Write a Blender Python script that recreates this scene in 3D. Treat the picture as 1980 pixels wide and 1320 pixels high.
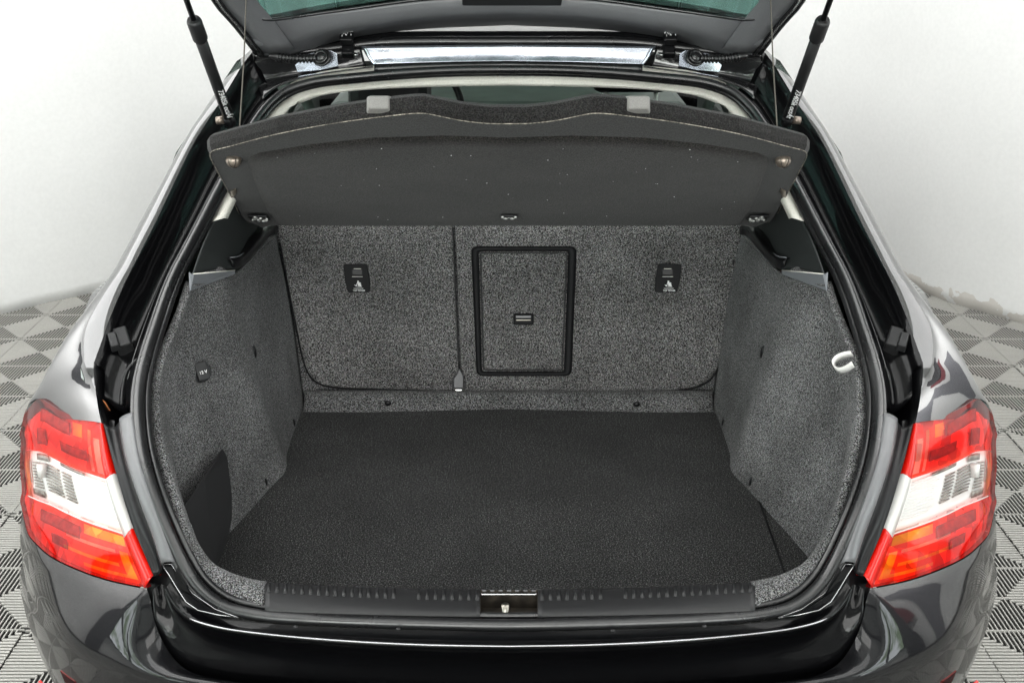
import bpy, bmesh, math, random
from mathutils import Vector as V, Matrix, noise
random.seed(3)
S = bpy.context.scene
for o in list(bpy.data.objects): bpy.data.objects.remove(o)
COL = S.collection
R = math.radians

# ---------------------------------------------------------------- camera
FPX, CX, CY = 2050., 983., 660.          # focal length and car centre line in photo pixels
PITCH = math.atan(888 / FPX); EYE = V((0, -1.40, 1.70))
cam_d = bpy.data.cameras.new('camera'); cam = bpy.data.objects.new('camera', cam_d); COL.objects.link(cam)
cam.location = EYE; cam.rotation_euler = (math.pi / 2 - PITCH, 0, 0)
cam_d.lens = 36 * FPX / 1980; cam_d.sensor_width = 36; cam_d.shift_x = 7 / 1980
cam_d.clip_start = .05; cam_d.clip_end = 100
S.camera = cam

# ---------------------------------------------------------------- world, lamps, exposure
W = bpy.data.worlds.new('World'); S.world = W; W.use_nodes = True
W.node_tree.nodes['Background'].inputs[0].default_value = (1, 1, 1, 1)
W.node_tree.nodes['Background'].inputs[1].default_value = .05
S.view_settings.view_transform = 'Standard'; S.view_settings.look = 'None'
S.view_settings.exposure = 0.0; S.view_settings.gamma = 1
def area(name, loc, aim, sx, sy, power, colr=(1, 1, 1)):
    d = bpy.data.lights.new(name, 'AREA'); d.shape = 'RECTANGLE'; d.size = sx; d.size_y = sy; d.energy = power; d.color = colr
    o = bpy.data.objects.new(name, d); COL.objects.link(o); o.location = loc
    o.rotation_euler = (V(aim) - V(loc)).to_track_quat('-Z', 'Y').to_euler(); return o
area('ceiling_lamp_rear', (0, -1.6, 3.35), (0, .6, .6), 2.4, 1.0, 24, (1, .985, .96))
area('softbox', (0, -3.4, 1.85), (0, .6, 1.0), 2.8, 1.2, 74, (1, .99, .97))
area('ceiling_lamp_left', (-2.3, 1.3, 3.45), (-2.3, 1.3, 0), 2.6, 4.6, 130)
area('ceiling_lamp_right', (2.3, 1.3, 3.45), (2.3, 1.3, 0), 2.6, 4.6, 74)
area('added_wall_fill_left', (-2.1, .35, 3.3), (-3.6, .35, 1.85), 1.4, .4, 50).data.spread = 1.5  # unseen lamps added on both sides so the quarter panels reflect brighter walls
area('added_wall_fill_right', (2.1, .35, 3.3), (3.6, .35, 1.85), 1.4, .4, 50).data.spread = 1.5
area('ceiling_lamp_front', (0, 3.0, 3.4), (0, 3.0, 0), 1.6, .8, 25)

# ---------------------------------------------------------------- measuring: a photo pixel on a known plane of the car, in metres
cs, sn = math.cos(PITCH), math.sin(PITCH)
def ray(px, py):
    u = (px - CX) / FPX; v = (py - CY) / FPX
    return V((u, cs - v * sn, -sn - v * cs))
def at(px, py, y=None, z=None, x=None):
    r = ray(px, py)
    k = (y - EYE.y) / r.y if y is not None else (z - EYE.z) / r.z if z is not None else (x - EYE.x) / r.x
    return EYE + r * k
def on(px, py, p, n):
    r = ray(px, py); return EYE + r * ((V(p) - EYE).dot(n) / r.dot(n))
def tab(t, v):
    if v <= t[0][0]: return t[0][1]
    for (a, b), (c, d) in zip(t, t[1:]):
        if v <= c: return b + (d - b) * (v - a) / (c - a)
    return t[-1][1]
def sm(a, b, v):
    t = max(0, min(1, (v - a) / (b - a))); return t * t * (3 - 2 * t)

# ---------------------------------------------------------------- mesh helpers
def cr(pts, n, closed=False):
    """n points along a smooth curve through pts"""
    pts = [V(p) for p in pts]
    if closed: pts = pts + [pts[0]]
    m = len(pts)
    def P(i):
        if closed: return pts[i % (m - 1)]
        if i < 0: return pts[0] * 2 - pts[1]
        if i >= m: return pts[-1] * 2 - pts[-2]
        return pts[i]
    dense = []
    for i in range(m - 1):
        a, b, c, d = P(i - 1), P(i), P(i + 1), P(i + 2)
        k = 10
        t0 = 0; t1 = t0 + max(1e-6, (b - a).length) ** .5; t2 = t1 + max(1e-6, (c - b).length) ** .5; t3 = t2 + max(1e-6, (d - c).length) ** .5
        for j in range(k):
            t = t1 + (t2 - t1) * j / k
            A1 = a * ((t1 - t) / (t1 - t0)) + b * ((t - t0) / (t1 - t0)); A2 = b * ((t2 - t) / (t2 - t1)) + c * ((t - t1) / (t2 - t1))
            A3 = c * ((t3 - t) / (t3 - t2)) + d * ((t - t2) / (t3 - t2))
            B1 = A1 * ((t2 - t) / (t2 - t0)) + A2 * ((t - t0) / (t2 - t0)); B2 = A2 * ((t3 - t) / (t3 - t1)) + A3 * ((t - t1) / (t3 - t1))
            dense.append(B1 * ((t2 - t) / (t2 - t1)) + B2 * ((t - t1) / (t2 - t1)))
    dense.append(pts[-1].copy())
    L = [0]
    for a, b in zip(dense, dense[1:]): L.append(L[-1] + (b - a).length)
    out = []; j = 0
    for i in range(n):
        d = L[-1] * i / ((n) if closed else (n - 1))
        while j < len(L) - 2 and L[j + 1] < d: j += 1
        t = (d - L[j]) / max(1e-9, L[j + 1] - L[j]); out.append(dense[j].lerp(dense[j + 1], min(1, t)))
    return out
def lin(pts, n):
    pts = [V(p) for p in pts]; L = [0]
    for a, b in zip(pts, pts[1:]): L.append(L[-1] + (b - a).length)
    out = []; j = 0
    for i in range(n):
        d = L[-1] * i / (n - 1)
        while j < len(L) - 2 and L[j + 1] < d: j += 1
        out.append(pts[j].lerp(pts[j + 1], min(1, (d - L[j]) / max(1e-9, L[j + 1] - L[j]))))
    return out
def mir(p, s): return V((p[0] * s, p[1], p[2]))
def full(half):                         # left half curve ending on the centre line -> whole curve
    half = [V(p) for p in half]; h = half[:-1] if abs(half[-1].x) < .012 else half
    c = [V((0, half[-1].y, half[-1].z))] if abs(half[-1].x) < .012 else []
    return h + c + [mir(p, -1) for p in reversed(h)]
def tag(o, label=None, cat=None, group=None, kind=None):
    for k, v in (('label', label), ('category', cat), ('group', group), ('kind', kind)):
        if v: o[k] = v
    return o
def link(name, me, m, parent=None, label=None, smooth=True, solid=0, bev=0, kind=None):
    o = bpy.data.objects.new(name, me); COL.objects.link(o)
    if m and not me.materials: me.materials.append(m)
    if smooth:
        me.polygons.foreach_set('use_smooth', [True] * len(me.polygons))
    if parent:
        o.parent = parent; o.matrix_parent_inverse = Matrix.Translation(-V(parent.matrix_basis.translation)) if parent.parent is None else Matrix()
    if solid:
        d = o.modifiers.new('thickness', 'SOLIDIFY'); d.thickness = solid; d.offset = 0
    if bev:
        d = o.modifiers.new('edges', 'BEVEL'); d.width = bev; d.segments = 2; d.limit_method = 'ANGLE'; d.angle_limit = R(35)
    if label: o['label'] = label
    if kind: o['kind'] = kind
    return o
def empty(name, loc=(0, 0, 0)):
    o = bpy.data.objects.new(name, None); COL.objects.link(o); o.location = loc; return o
def bm_mesh(bm, name):
    me = bpy.data.meshes.new(name); bm.normal_update(); bm.to_mesh(me); bm.free(); return me
def grid(rows, close_u=False, close_v=False):
    me_v = [tuple(p) for r in rows for p in r]; n = len(rows[0]); m = len(rows); f = []
    for i in range(m if close_v else m - 1):
        for j in range(n if close_u else n - 1):
            a, b = i * n + j, i * n + (j + 1) % n; i2 = ((i + 1) % m) * n
            f.append((a, b, i2 + (j + 1) % n, i2 + j))
    me = bpy.data.meshes.new('surface'); me.from_pydata(me_v, [], f); return me
def dense_rows(rows, k):                # smooth interpolation across the rows too
    n = len(rows[0]); cols = [cr([r[j] for r in rows], k) for j in range(n)]
    return [[cols[j][i] for j in range(n)] for i in range(k)]
def loft(name, curves, n, m, parent=None, k=None, smooth=True, solid=0, label=None, sharp=False):
    rows = [(lin if sharp else cr)(c, n) for c in curves]
    if k: rows = dense_rows(rows, k)
    return link(name, grid(rows), m, parent, label, smooth, solid)
def tube_mesh(path, r, sides=10, closed=False, flat=1.0, up=V((0, 0, 1))):
    path = [V(p) for p in path]; n = len(path); rows = []
    for i, p in enumerate(path):
        a = path[i - 1] if (i > 0 or closed) else p; b = path[(i + 1) % n] if (i < n - 1 or closed) else p
        t = (b - a).normalized(); u = t.cross(up)
        if u.length < 1e-4: u = t.cross(V((1, 0, 0)))
        u.normalize(); w = u.cross(t); rr = r[i] if isinstance(r, (list, tuple)) else r
        rows.append([p + u * math.cos(q * 2 * math.pi / sides) * rr + w * math.sin(q * 2 * math.pi / sides) * rr * flat for q in range(sides)])
    me = grid(rows, close_u=True, close_v=closed)
    if not closed:
        bm = bmesh.new(); bm.from_mesh(me); bm.verts.ensure_lookup_table()
        bm.faces.new([bm.verts[i] for i in range(sides)][::-1]); bm.faces.new([bm.verts[(n - 1) * sides + i] for i in range(sides)])
        bm.to_mesh(me); bm.free()
    return me
def tube(name, path, r, m, parent=None, sides=10, closed=False, **k):
    return link(name, tube_mesh(path, r, sides, closed), m, parent, **k)
def boxm(bm, c, d, rot=None, taper=1):
    c = V(c); vs = []
    for z in (-.5, .5):
        for x, y in ((-.5, -.5), (.5, -.5), (.5, .5), (-.5, .5)):
            f = taper if z > 0 else 1
            p = V((x * d[0] * f, y * d[1] * f, z * d[2]))
            if rot is not None: p = rot @ p
            vs.append(bm.verts.new(c + p))
    for q in ((3, 2, 1, 0), (4, 5, 6, 7), (0, 1, 5, 4), (1, 2, 6, 5), (2, 3, 7, 6), (3, 0, 4, 7)): bm.faces.new([vs[i] for i in q])
def box(name, c, d, m, parent=None, rot=None, bev=.002, taper=1, **k):
    bm = bmesh.new(); boxm(bm, c, d, rot, taper); return link(name, bm_mesh(bm, name), m, parent, smooth=False, bev=bev, **k)
def slab(name, outline, n, th, m, parent=None, bev=.004, **k):
    """a panel: its outline pushed back along n by th"""
    bm = bmesh.new(); n = V(n).normalized(); a = [bm.verts.new(V(p)) for p in outline]; b = [bm.verts.new(V(p) - n * th) for p in outline]
    q = len(a)
    bm.faces.new(a); bm.faces.new(b[::-1])
    for i in range(q): bm.faces.new((a[i], b[i], b[(i + 1) % q], a[(i + 1) % q]))
    bmesh.ops.recalc_face_normals(bm, faces=bm.faces)
    return link(name, bm_mesh(bm, name), m, parent, smooth=False, bev=bev, **k)
def ball(name, c, r, m, parent=None, sc=(1, 1, 1), seg=16, rot=None, **k):
    bm = bmesh.new(); bmesh.ops.create_uvsphere(bm, u_segments=seg, v_segments=seg // 2 + 2, radius=r)
    for v in bm.verts:
        p = V((v.co.x * sc[0], v.co.y * sc[1], v.co.z * sc[2])); v.co = (rot @ p if rot is not None else p) + V(c)
    return link(name, bm_mesh(bm, name), m, parent, **k)
def frame(n, up=V((0, 0, 1))):          # axes of a surface whose outward normal is n: x right, y up along it, z = n
    n = V(n).normalized(); x = up.cross(n).normalized(); y = n.cross(x); return Matrix((x, y, n)).transposed()
def text(name, s, c, M, size, m, parent=None, extrude=.0003, shear=0, bold=0):
    cu = bpy.data.curves.new('lettering', 'FONT'); cu.body = s; cu.size = size; cu.align_x = 'CENTER'; cu.align_y = 'CENTER'; cu.extrude = extrude; cu.shear = shear; cu.offset = bold
    o = bpy.data.objects.new('lettering', cu); COL.objects.link(o)
    dg = bpy.context.evaluated_depsgraph_get(); me = bpy.data.meshes.new_from_object(o.evaluated_get(dg)); bpy.data.objects.remove(o)
    me.transform(Matrix.Translation(V(c)) @ M.to_4x4()); me.materials.clear()
    return link(name, me, m, parent, smooth=False)

# ---------------------------------------------------------------- materials
def nodes(m): return m.node_tree.nodes, m.node_tree.links
def mat(name, col, rough=.5, metal=0, coat=0, spec=.5, grain=0, gscale=400, bump=0, bscale=300, bdist=.001, var=0, vscale=6, rvar=0, ior=1.5):
    m = bpy.data.materials.new(name); m.use_nodes = True; N, L = nodes(m); b = N['Principled BSDF']
    c = (*col, 1) if len(col) == 3 else col
    b.inputs['Base Color'].default_value = c; b.inputs['Roughness'].default_value = rough; b.inputs['Metallic'].default_value = metal
    b.inputs['Coat Weight'].default_value = coat; b.inputs['Coat IOR'].default_value = ior; b.inputs['Coat Roughness'].default_value = .03; b.inputs['Specular IOR Level'].default_value = spec
    tc = N.new('ShaderNodeTexCoord'); out = None
    def noi(sc, det=2):
        t = N.new('ShaderNodeTexNoise'); t.inputs['Scale'].default_value = sc; t.inputs['Detail'].default_value = det; L.new(tc.outputs['Object'], t.inputs['Vector']); return t.outputs['Fac']
    if grain or var:
        def mul(prev, f, amt):
            r = N.new('ShaderNodeMapRange'); r.inputs[1].default_value = .3; r.inputs[2].default_value = .7; r.inputs[3].default_value = 1 - amt; r.inputs[4].default_value = 1 + amt
            L.new(f, r.inputs[0])
            x = N.new('ShaderNodeMix'); x.data_type = 'RGBA'; x.blend_type = 'MULTIPLY'; x.inputs[0].default_value = 1
            if prev is None: x.inputs[6].default_value = c
            else: L.new(prev, x.inputs[6])
            L.new(r.outputs[0], x.inputs[7]); return x.outputs[2]
        if grain: out = mul(out, noi(gscale), grain)
        if var: out = mul(out, noi(vscale, 4), var)
        L.new(out, b.inputs['Base Color'])
    if rvar:
        r = N.new('ShaderNodeMapRange'); r.inputs[1].default_value = .35; r.inputs[2].default_value = .65; r.inputs[3].default_value = max(0, rough - rvar); r.inputs[4].default_value = rough + rvar
        L.new(noi(9, 5), r.inputs[0]); L.new(r.outputs[0], b.inputs['Roughness'])
    if bump:
        u = N.new('ShaderNodeBump'); u.inputs['Strength'].default_value = bump; u.inputs['Distance'].default_value = bdist; L.new(noi(bscale, 3), u.inputs['Height']); L.new(u.outputs[0], b.inputs['Normal'])
    return m
def carpet(name, dark, light, scale=420, mid=.5, wid=.2, cloud=.25, tint=(1, 1, 1)):
    m = bpy.data.materials.new(name); m.use_nodes = True; N, L = nodes(m); b = N['Principled BSDF']; b.inputs['Roughness'].default_value = .95; b.inputs['Specular IOR Level'].default_value = .1
    b.inputs['Sheen Weight'].default_value = .12; b.inputs['Sheen Roughness'].default_value = .5
    tc = N.new('ShaderNodeTexCoord')
    mp = N.new('ShaderNodeMapping'); mp.inputs['Scale'].default_value = (1, 1.25, 1.25); L.new(tc.outputs['Object'], mp.inputs[0])
    def noi(sc, det, v=None):
        t = N.new('ShaderNodeTexNoise'); t.inputs['Scale'].default_value = sc; t.inputs['Detail'].default_value = det; L.new(v or mp.outputs[0], t.inputs['Vector']); return t
    t = noi(scale, 3); q = noi(scale * 2.3, 1)
    ad = N.new('ShaderNodeMath'); ad.operation = 'ADD'; L.new(t.outputs['Fac'], ad.inputs[0]); L.new(q.outputs['Fac'], ad.inputs[1])
    r = N.new('ShaderNodeMapRange'); r.interpolation_type = 'SMOOTHSTEP'; r.inputs[1].default_value = 2 * (mid - wid * .5); r.inputs[2].default_value = 2 * (mid + wid * .5)
    L.new(ad.outputs[0], r.inputs[0])
    pw = N.new('ShaderNodeMath'); pw.operation = 'POWER'; pw.inputs[1].default_value = 1.5; L.new(r.outputs[0], pw.inputs[0])
    x = N.new('ShaderNodeMix'); x.data_type = 'RGBA'; L.new(pw.outputs[0], x.inputs[0]); x.inputs[6].default_value = (*[dark * k for k in tint], 1); x.inputs[7].default_value = (*[light * k for k in tint], 1)
    # fibre hue flecks and larger worn clouds
    hv = noi(scale * .8, 0); hm = N.new('ShaderNodeMix'); hm.data_type = 'RGBA'; hm.blend_type = 'OVERLAY'; hm.inputs[0].default_value = .12
    L.new(x.outputs[2], hm.inputs[6]); L.new(hv.outputs['Color'], hm.inputs[7])
    cl = noi(5, 5); rr = N.new('ShaderNodeMapRange'); rr.inputs[1].default_value = .3; rr.inputs[2].default_value = .7; rr.inputs[3].default_value = 1 - cloud; rr.inputs[4].default_value = 1 + cloud; L.new(cl.outputs['Fac'], rr.inputs[0])
    y = N.new('ShaderNodeMix'); y.data_type = 'RGBA'; y.blend_type = 'MULTIPLY'; y.inputs[0].default_value = 1; L.new(hm.outputs[2], y.inputs[6]); L.new(rr.outputs[0], y.inputs[7])
    L.new(y.outputs[2], b.inputs['Base Color'])
    u = N.new('ShaderNodeBump'); u.inputs['Strength'].default_value = .5; u.inputs['Distance'].default_value = .0015; L.new(ad.outputs[0], u.inputs['Height']); L.new(u.outputs[0], b.inputs['Normal'])
    return m
def glass(name, col, rough=0, alpha=.35):
    m = bpy.data.materials.new(name); m.use_nodes = True; N, L = nodes(m); b = N['Principled BSDF']
    b.inputs['Base Color'].default_value = (*col, 1); b.inputs['Roughness'].default_value = rough; b.inputs['Transmission Weight'].default_value = 1; b.inputs['IOR'].default_value = 1.02
    b.inputs['Coat Weight'].default_value = 1; b.inputs['Coat Roughness'].default_value = .02
    return m
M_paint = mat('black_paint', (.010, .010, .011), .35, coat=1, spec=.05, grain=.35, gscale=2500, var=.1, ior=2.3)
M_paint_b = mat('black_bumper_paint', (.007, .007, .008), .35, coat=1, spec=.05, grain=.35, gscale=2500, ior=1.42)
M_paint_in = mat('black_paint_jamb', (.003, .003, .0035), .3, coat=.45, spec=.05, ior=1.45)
M_rubber = mat('rubber', (.012, .012, .013), .30, spec=.9, bump=.15, bscale=350, rvar=.08)
M_plast = mat('black_plastic', (.016, .016, .017), .45, spec=.45, grain=.2, gscale=900, bump=.25, bscale=900, bdist=.0006)
M_plast_d = mat('deep_black_plastic', (.006, .006, .007), .35, spec=.35, bump=.15, bscale=700, bdist=.0005)
M_tether = mat('matt_black_plastic', (.007, .007, .008), .6, spec=.2)
M_trim = mat('charcoal_trim', (.15, .152, .16), .36, spec=.7, grain=.15, gscale=1100, bump=.3, bscale=1000, bdist=.0006)
M_ledge = mat('dark_grey_plastic', (.03, .034, .034), .6, spec=.35, grain=.2, gscale=1000, bump=.25, bscale=900, bdist=.0006)
M_ledge_l = mat('light_grey_plastic', (.17, .18, .195), .7, grain=.15, gscale=800, bump=.4, bscale=700, bdist=.0008)
M_satin = mat('grey_satin_plastic', (.13, .132, .138), .34, spec=.7, grain=.12, gscale=1500, var=.15)
M_cream = mat('cream_headlining', (.88, .86, .78), .8, grain=.06, gscale=300, var=.05)
M_carpet = carpet('grey_felt_lining', .005, .38, 380, .525, .19, .38, (1, 1, 1.01))
M_seat = carpet('grey_felt_seat_back', .005, .38, 380, .525, .19, .26, (1.02, 1, 1))
M_mat = carpet('dark_boot_carpet', .004, .27, 340, .58, .15, .3, (1, 1, 1))
M_shelf = carpet('black_felt_shelf', .005, .046, 360, .5, .26, .3, (1.10, 1, .95))
M_rim_shade = carpet('shaded_felt_rim', .005, .034, 340, .5, .26, .25, (1.04, 1, .98))  # darker felt copy: the tailgate's shade on the rim is put into the colour
M_edge = mat('pale_trim_edge', (.20, .18, .15), .8, grain=.8, gscale=260, var=.6, vscale=40)
M_metal = mat('bright_metal', (.62, .62, .62), .2, metal=1, rvar=.1)
M_bolt = mat('zinc_bolt', (.85, .84, .82), .38, metal=.75)
M_steel = mat('dull_steel', (.35, .33, .29), .35, metal=1, var=.3, vscale=60)
M_polish = mat('glossy_hinge_panel', (.56, .60, .68), .2, metal=.85, coat=.4, var=.35, vscale=7, rvar=.1, bump=.15, bscale=25, bdist=.004)  # silver colour stands in for room reflections on the black hinge panel
M_peg = mat('bronze_peg', (.30, .25, .21), .3, metal=.7, var=.3, vscale=120)
M_white = mat('white_marking', (.85, .85, .85), .6)
M_rust = mat('orange_tape', (.55, .20, .07), .7, var=.5, vscale=90)
M_gpad = mat('grey_pad', (.20, .195, .185), .55, grain=.15, gscale=700, bump=.2, bscale=600)
M_glass = glass('green_tinted_glass', (.11, .22, .195))
M_sglass = glass('tinted_side_glass', (.24, .30, .27))
M_cabin = mat('cabin_plastic', (.045, .055, .05), .6, var=.2, vscale=8)
M_cabin_l = mat('cabin_grey', (.07, .09, .08), .6, var=.2, vscale=8)
def lens(name, col, cell=0, dark=.35, rough=.16, coat=.45):
    m = mat(name, col, rough, coat=coat, spec=.35); N, L = nodes(m); b = N['Principled BSDF']
    if cell:
        tc = N.new('ShaderNodeTexCoord'); mp = N.new('ShaderNodeMapping'); mp.inputs['Rotation'].default_value = (0, R(-20), 0); L.new(tc.outputs['Object'], mp.inputs[0])
        v = N.new('ShaderNodeTexVoronoi'); v.distance = 'CHEBYCHEV'; v.inputs['Scale'].default_value = cell; v.inputs['Randomness'].default_value = .25; L.new(mp.outputs[0], v.inputs['Vector'])
        bw = N.new('ShaderNodeSeparateColor'); L.new(v.outputs['Color'], bw.inputs[0])
        r = N.new('ShaderNodeMapRange'); r.inputs[3].default_value = dark; r.inputs[4].default_value = 1.25; L.new(bw.outputs[0], r.inputs[0])
        x = N.new('ShaderNodeMix'); x.data_type = 'RGBA'; x.blend_type = 'MULTIPLY'; x.inputs[0].default_value = 1; x.inputs[6].default_value = (*col, 1); L.new(r.outputs[0], x.inputs[7]); L.new(x.outputs[2], b.inputs['Base Color'])
        u = N.new('ShaderNodeBump'); u.inputs['Strength'].default_value = .35; u.inputs['Distance'].default_value = .002; L.new(bw.outputs[1], u.inputs['Height']); L.new(u.outputs[0], b.inputs['Normal'])
    return m
M_red = lens('red_lens', (.54, .009, .003)); M_redc = lens('red_faceted_lens', (.56, .011, .003), 48, .45)
M_redb = lens('bright_red_edge', (.66, .007, .002)); M_amber = lens('amber_reflector', (.80, .16, .006), 60, .7)
M_pale = mat('pale_pink_reflector', (.72, .26, .20), .2, coat=1)
M_dred = lens('dark_red_reflector', (.26, .006, .006), 60, .5)
M_clear = lens('clear_lens', (.62, .61, .59), 0); M_silver = mat('silver_reflector', (.30, .27, .24), .3, metal=.5, var=.5, vscale=60)
def tint(name, col, rough=.04):
    m = bpy.data.materials.new(name); m.use_nodes = True; N, L = nodes(m); N.remove(N['Principled BSDF'])
    t = N.new('ShaderNodeBsdfTransparent'); t.inputs[0].default_value = (*col, 1); q = N.new('ShaderNodeBsdfGlossy'); q.inputs['Roughness'].default_value = rough
    f = N.new('ShaderNodeFresnel'); f.inputs[0].default_value = 1.4; mm_ = N.new('ShaderNodeMath'); mm_.operation = 'MINIMUM'; mm_.inputs[1].default_value = .26; L.new(f.outputs[0], mm_.inputs[0]); x = N.new('ShaderNodeMixShader'); L.new(mm_.outputs[0], x.inputs[0]); L.new(t.outputs[0], x.inputs[1]); L.new(q.outputs[0], x.inputs[2]); L.new(x.outputs[0], N['Material Output'].inputs[0]); return m
M_lred = tint('red_lens_plastic', (1.0, .075, .03)); M_lamber = tint('amber_lens_plastic', (1.0, .52, .06)); M_lpale = tint('pale_glare_plastic', (.97, .55, .48)); M_lclear = tint('clear_lens_plastic', (.97, .97, .97))
M_bowl = lens('faceted_reflector', (.90, .89, .87), 42, .5, .35, .2); M_bowlc = mat('white_reflector', (.94, .93, .91), .4, spec=.6); M_darkr = mat('dark_reflector', (.26, .25, .25), .4, var=.5, vscale=70)
M_tile = mat('grey_floor_tile', (.38, .37, .345), .55, grain=.12, gscale=250, var=.12, vscale=2.5)
M_under = mat('dark_subfloor', (.008, .008, .007), .9, var=.3)
def wall_mat():
    m = mat('white_wall_paint', (.84, .84, .83), .85, grain=.02, gscale=60, var=.03, vscale=1.5); N, L = nodes(m); b = N['Principled BSDF']
    tc = N.new('ShaderNodeTexCoord'); sx = N.new('ShaderNodeSeparateXYZ'); L.new(tc.outputs['Object'], sx.inputs[0])
    t = N.new('ShaderNodeTexNoise'); t.inputs['Scale'].default_value = 14; t.inputs['Detail'].default_value = 8; L.new(tc.outputs['Object'], t.inputs['Vector'])
    r = N.new('ShaderNodeMapRange'); r.inputs[1].default_value = .02; r.inputs[2].default_value = .13; r.inputs[3].default_value = .62; r.inputs[4].default_value = .05; L.new(sx.outputs[2], r.inputs[0])
    g = N.new('ShaderNodeMath'); g.operation = 'LESS_THAN'; L.new(t.outputs['Fac'], g.inputs[0]); L.new(r.outputs[0], g.inputs[1])
    f = N.new('ShaderNodeMath'); f.operation = 'MULTIPLY'; L.new(g.outputs[0], f.inputs[0]); lt = N.new('ShaderNodeMath'); lt.operation = 'GREATER_THAN'; L.new(sx.outputs[0], lt.inputs[0]); lt.inputs[1].default_value = .5; f2 = N.new('ShaderNodeMath'); f2.operation = 'MULTIPLY'; L.new(lt.outputs[0], f2.inputs[0]); f2.inputs[1].default_value = .35; L.new(f2.outputs[0], f.inputs[1])
    x = N.new('ShaderNodeMix'); x.data_type = 'RGBA'; L.new(f.outputs[0], x.inputs[0]); old = b.inputs['Base Color'].links[0].from_socket; L.new(old, x.inputs[6]); x.inputs[7].default_value = (.45, .36, .26, 1); L.new(x.outputs[2], b.inputs['Base Color'])
    return m
M_wall = wall_mat(); M_ceil = mat('white_ceiling', (.82, .82, .81), .9, var=.03)
M_dark = mat('dark_window_frame', (.03, .03, .035), .5)
def pane_mat():
    m = bpy.data.materials.new('daylight_pane'); m.use_nodes = True; N, L = nodes(m); N.remove(N['Principled BSDF']); e = N.new('ShaderNodeEmission'); L.new(e.outputs[0], N['Material Output'].inputs[0]); e.inputs[1].default_value = 7
    tc = N.new('ShaderNodeTexCoord'); t = N.new('ShaderNodeTexNoise'); t.inputs['Scale'].default_value = 2.2; t.inputs['Detail'].default_value = 7; L.new(tc.outputs['Object'], t.inputs['Vector'])
    c = N.new('ShaderNodeValToRGB'); c.color_ramp.elements[0].position = .42; c.color_ramp.elements[0].color = (.25, .33, .22, 1); c.color_ramp.elements[1].position = .56; c.color_ramp.elements[1].color = (.9, .96, 1, 1); L.new(t.outputs['Fac'], c.inputs[0]); L.new(c.outputs[0], e.inputs[0]); return m
M_pane = pane_mat()

# ================================================================ THE ROOM
base = bm_mesh((lambda bm: (bmesh.ops.create_grid(bm, x_segments=1, y_segments=1, size=6), bm)[1])(bmesh.new()), 'floor')
floor = link('floor', base, M_under, smooth=False, kind='structure'); floor.location = (0, 0, -.0045)
TS, TX, TY, NR = .261, -1.98, 3.075, 23
def tile_bm(bm, ox, oy):
    p = TS / NR; w = p * .14; w2 = p * .30; h = -.004
    def bar(x0, x1, y0, y1, top=0):
        a = [bm.verts.new((ox + x, oy + y, top)) for x, y in ((x0, y0), (x1, y0), (x1, y1), (x0, y1))]
        b = [bm.verts.new((ox + x, oy + y, h)) for x, y in ((x0, y0), (x1, y0), (x1, y1), (x0, y1))]
        bm.faces.new(a)
        for i in range(4): bm.faces.new((a[i], b[i], b[(i + 1) % 4], a[(i + 1) % 4]))
    for i in range(NR):
        q = (i + .5) * p; e = min(q, TS - q)
        if e < p: continue
        bar(q - w, q + w, .003, e - .001); bar(q - w, q + w, TS - e + .001, TS - .003)
        bar(.0015, e - .001, q - w2, q + w2); bar(TS - e + .001, TS - .0015, q - w2, q + w2)
    bar(.001, TS - .001, .0004, .0026, .0004); bar(.001, TS - .001, TS - .0026, TS - .0004, .0004)
    for i in range(6):
        q = (i + .5) * TS / 6; bar(-.0015 + .0005, .0013, q - .004, q + .004, -.001)
bm = bmesh.new(); tile_bm(bm, 0, 0); tile_me = bm_mesh(bm, 'tile'); tile_me.materials.append(M_tile)
def in_frame(x, y):
    v = V((x, y, 0)) - EYE; d = v.y * cs - v.z * sn
    if d < .2: return False
    px = CX + FPX * v.x / d; py = CY + FPX * (-sn * v.y - cs * v.z) / d
    return -60 < px < 2040 and 480 < py < 1400 and (px < 330 or px > 1640)
rest = bmesh.new(); first = None
for i in range(-10, 26):
    for j in range(-24, 14):
        ox, oy = TX + i * TS, TY - TS + j * TS - .0 - 5 * TS + 5 * TS
        cx, cy = ox + TS / 2, oy + TS / 2
        if abs(cx) > 3.6 or cy < -3.4 or cy > 3.9: continue
        if in_frame(cx, cy) and abs(cx) > .62:
            o = bpy.data.objects.new('tile', tile_me); COL.objects.link(o); o.parent = floor; o.location = (ox, oy, .0045)
        elif (abs(cx) > .95 or cy < .1) and cy < 3 and abs(cx) < 2.9 and cy > -2.6: tile_bm(rest, ox, oy)
far = link('tile_field', bm_mesh(rest, 'tiles'), M_tile, floor, smooth=False, kind='stuff'); far.location = (0, 0, .0045)

wp = cr([(-3.7, -5.2, 0), (-3.7, -1, 0), (-3.45, 1.0, 0), (-2.95, 2.15, 0), (-2.213, 2.893, 0), (-1.98, 3.11, 0), (-1.85, 3.20, 0), (-1.3, 3.75, 0), (0, 4.55, 0), (1.3, 4.15, 0), (1.86, 3.33, 0), (1.945, 3.09, 0), (2.08, 2.93, 0), (2.2, 2.79, 0), (2.8, 2.1, 0), (3.45, 1, 0), (3.7, -1, 0), (3.7, -5.2, 0)], 90)
wall = link('wall', grid([[p + V((0, 0, z)) for p in wp] for z in (-.013, .05, .2, .6, 1.2, 2, 2.8, 3.5)]), M_wall, kind='structure')
d = wall.modifiers.new('thickness', 'SOLIDIFY'); d.thickness = .08; d.offset = 1
wf = bmesh.new()
def wbox(x0, x1, z0, z1): boxm(wf, ((x0 + x1) / 2, -5.2, (z0 + z1) / 2), (x1 - x0, .12, z1 - z0))
WIN = [(-3.2, -.5, .7, 2.6), (1.0, 2.0, .2, 2.5)]
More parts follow.
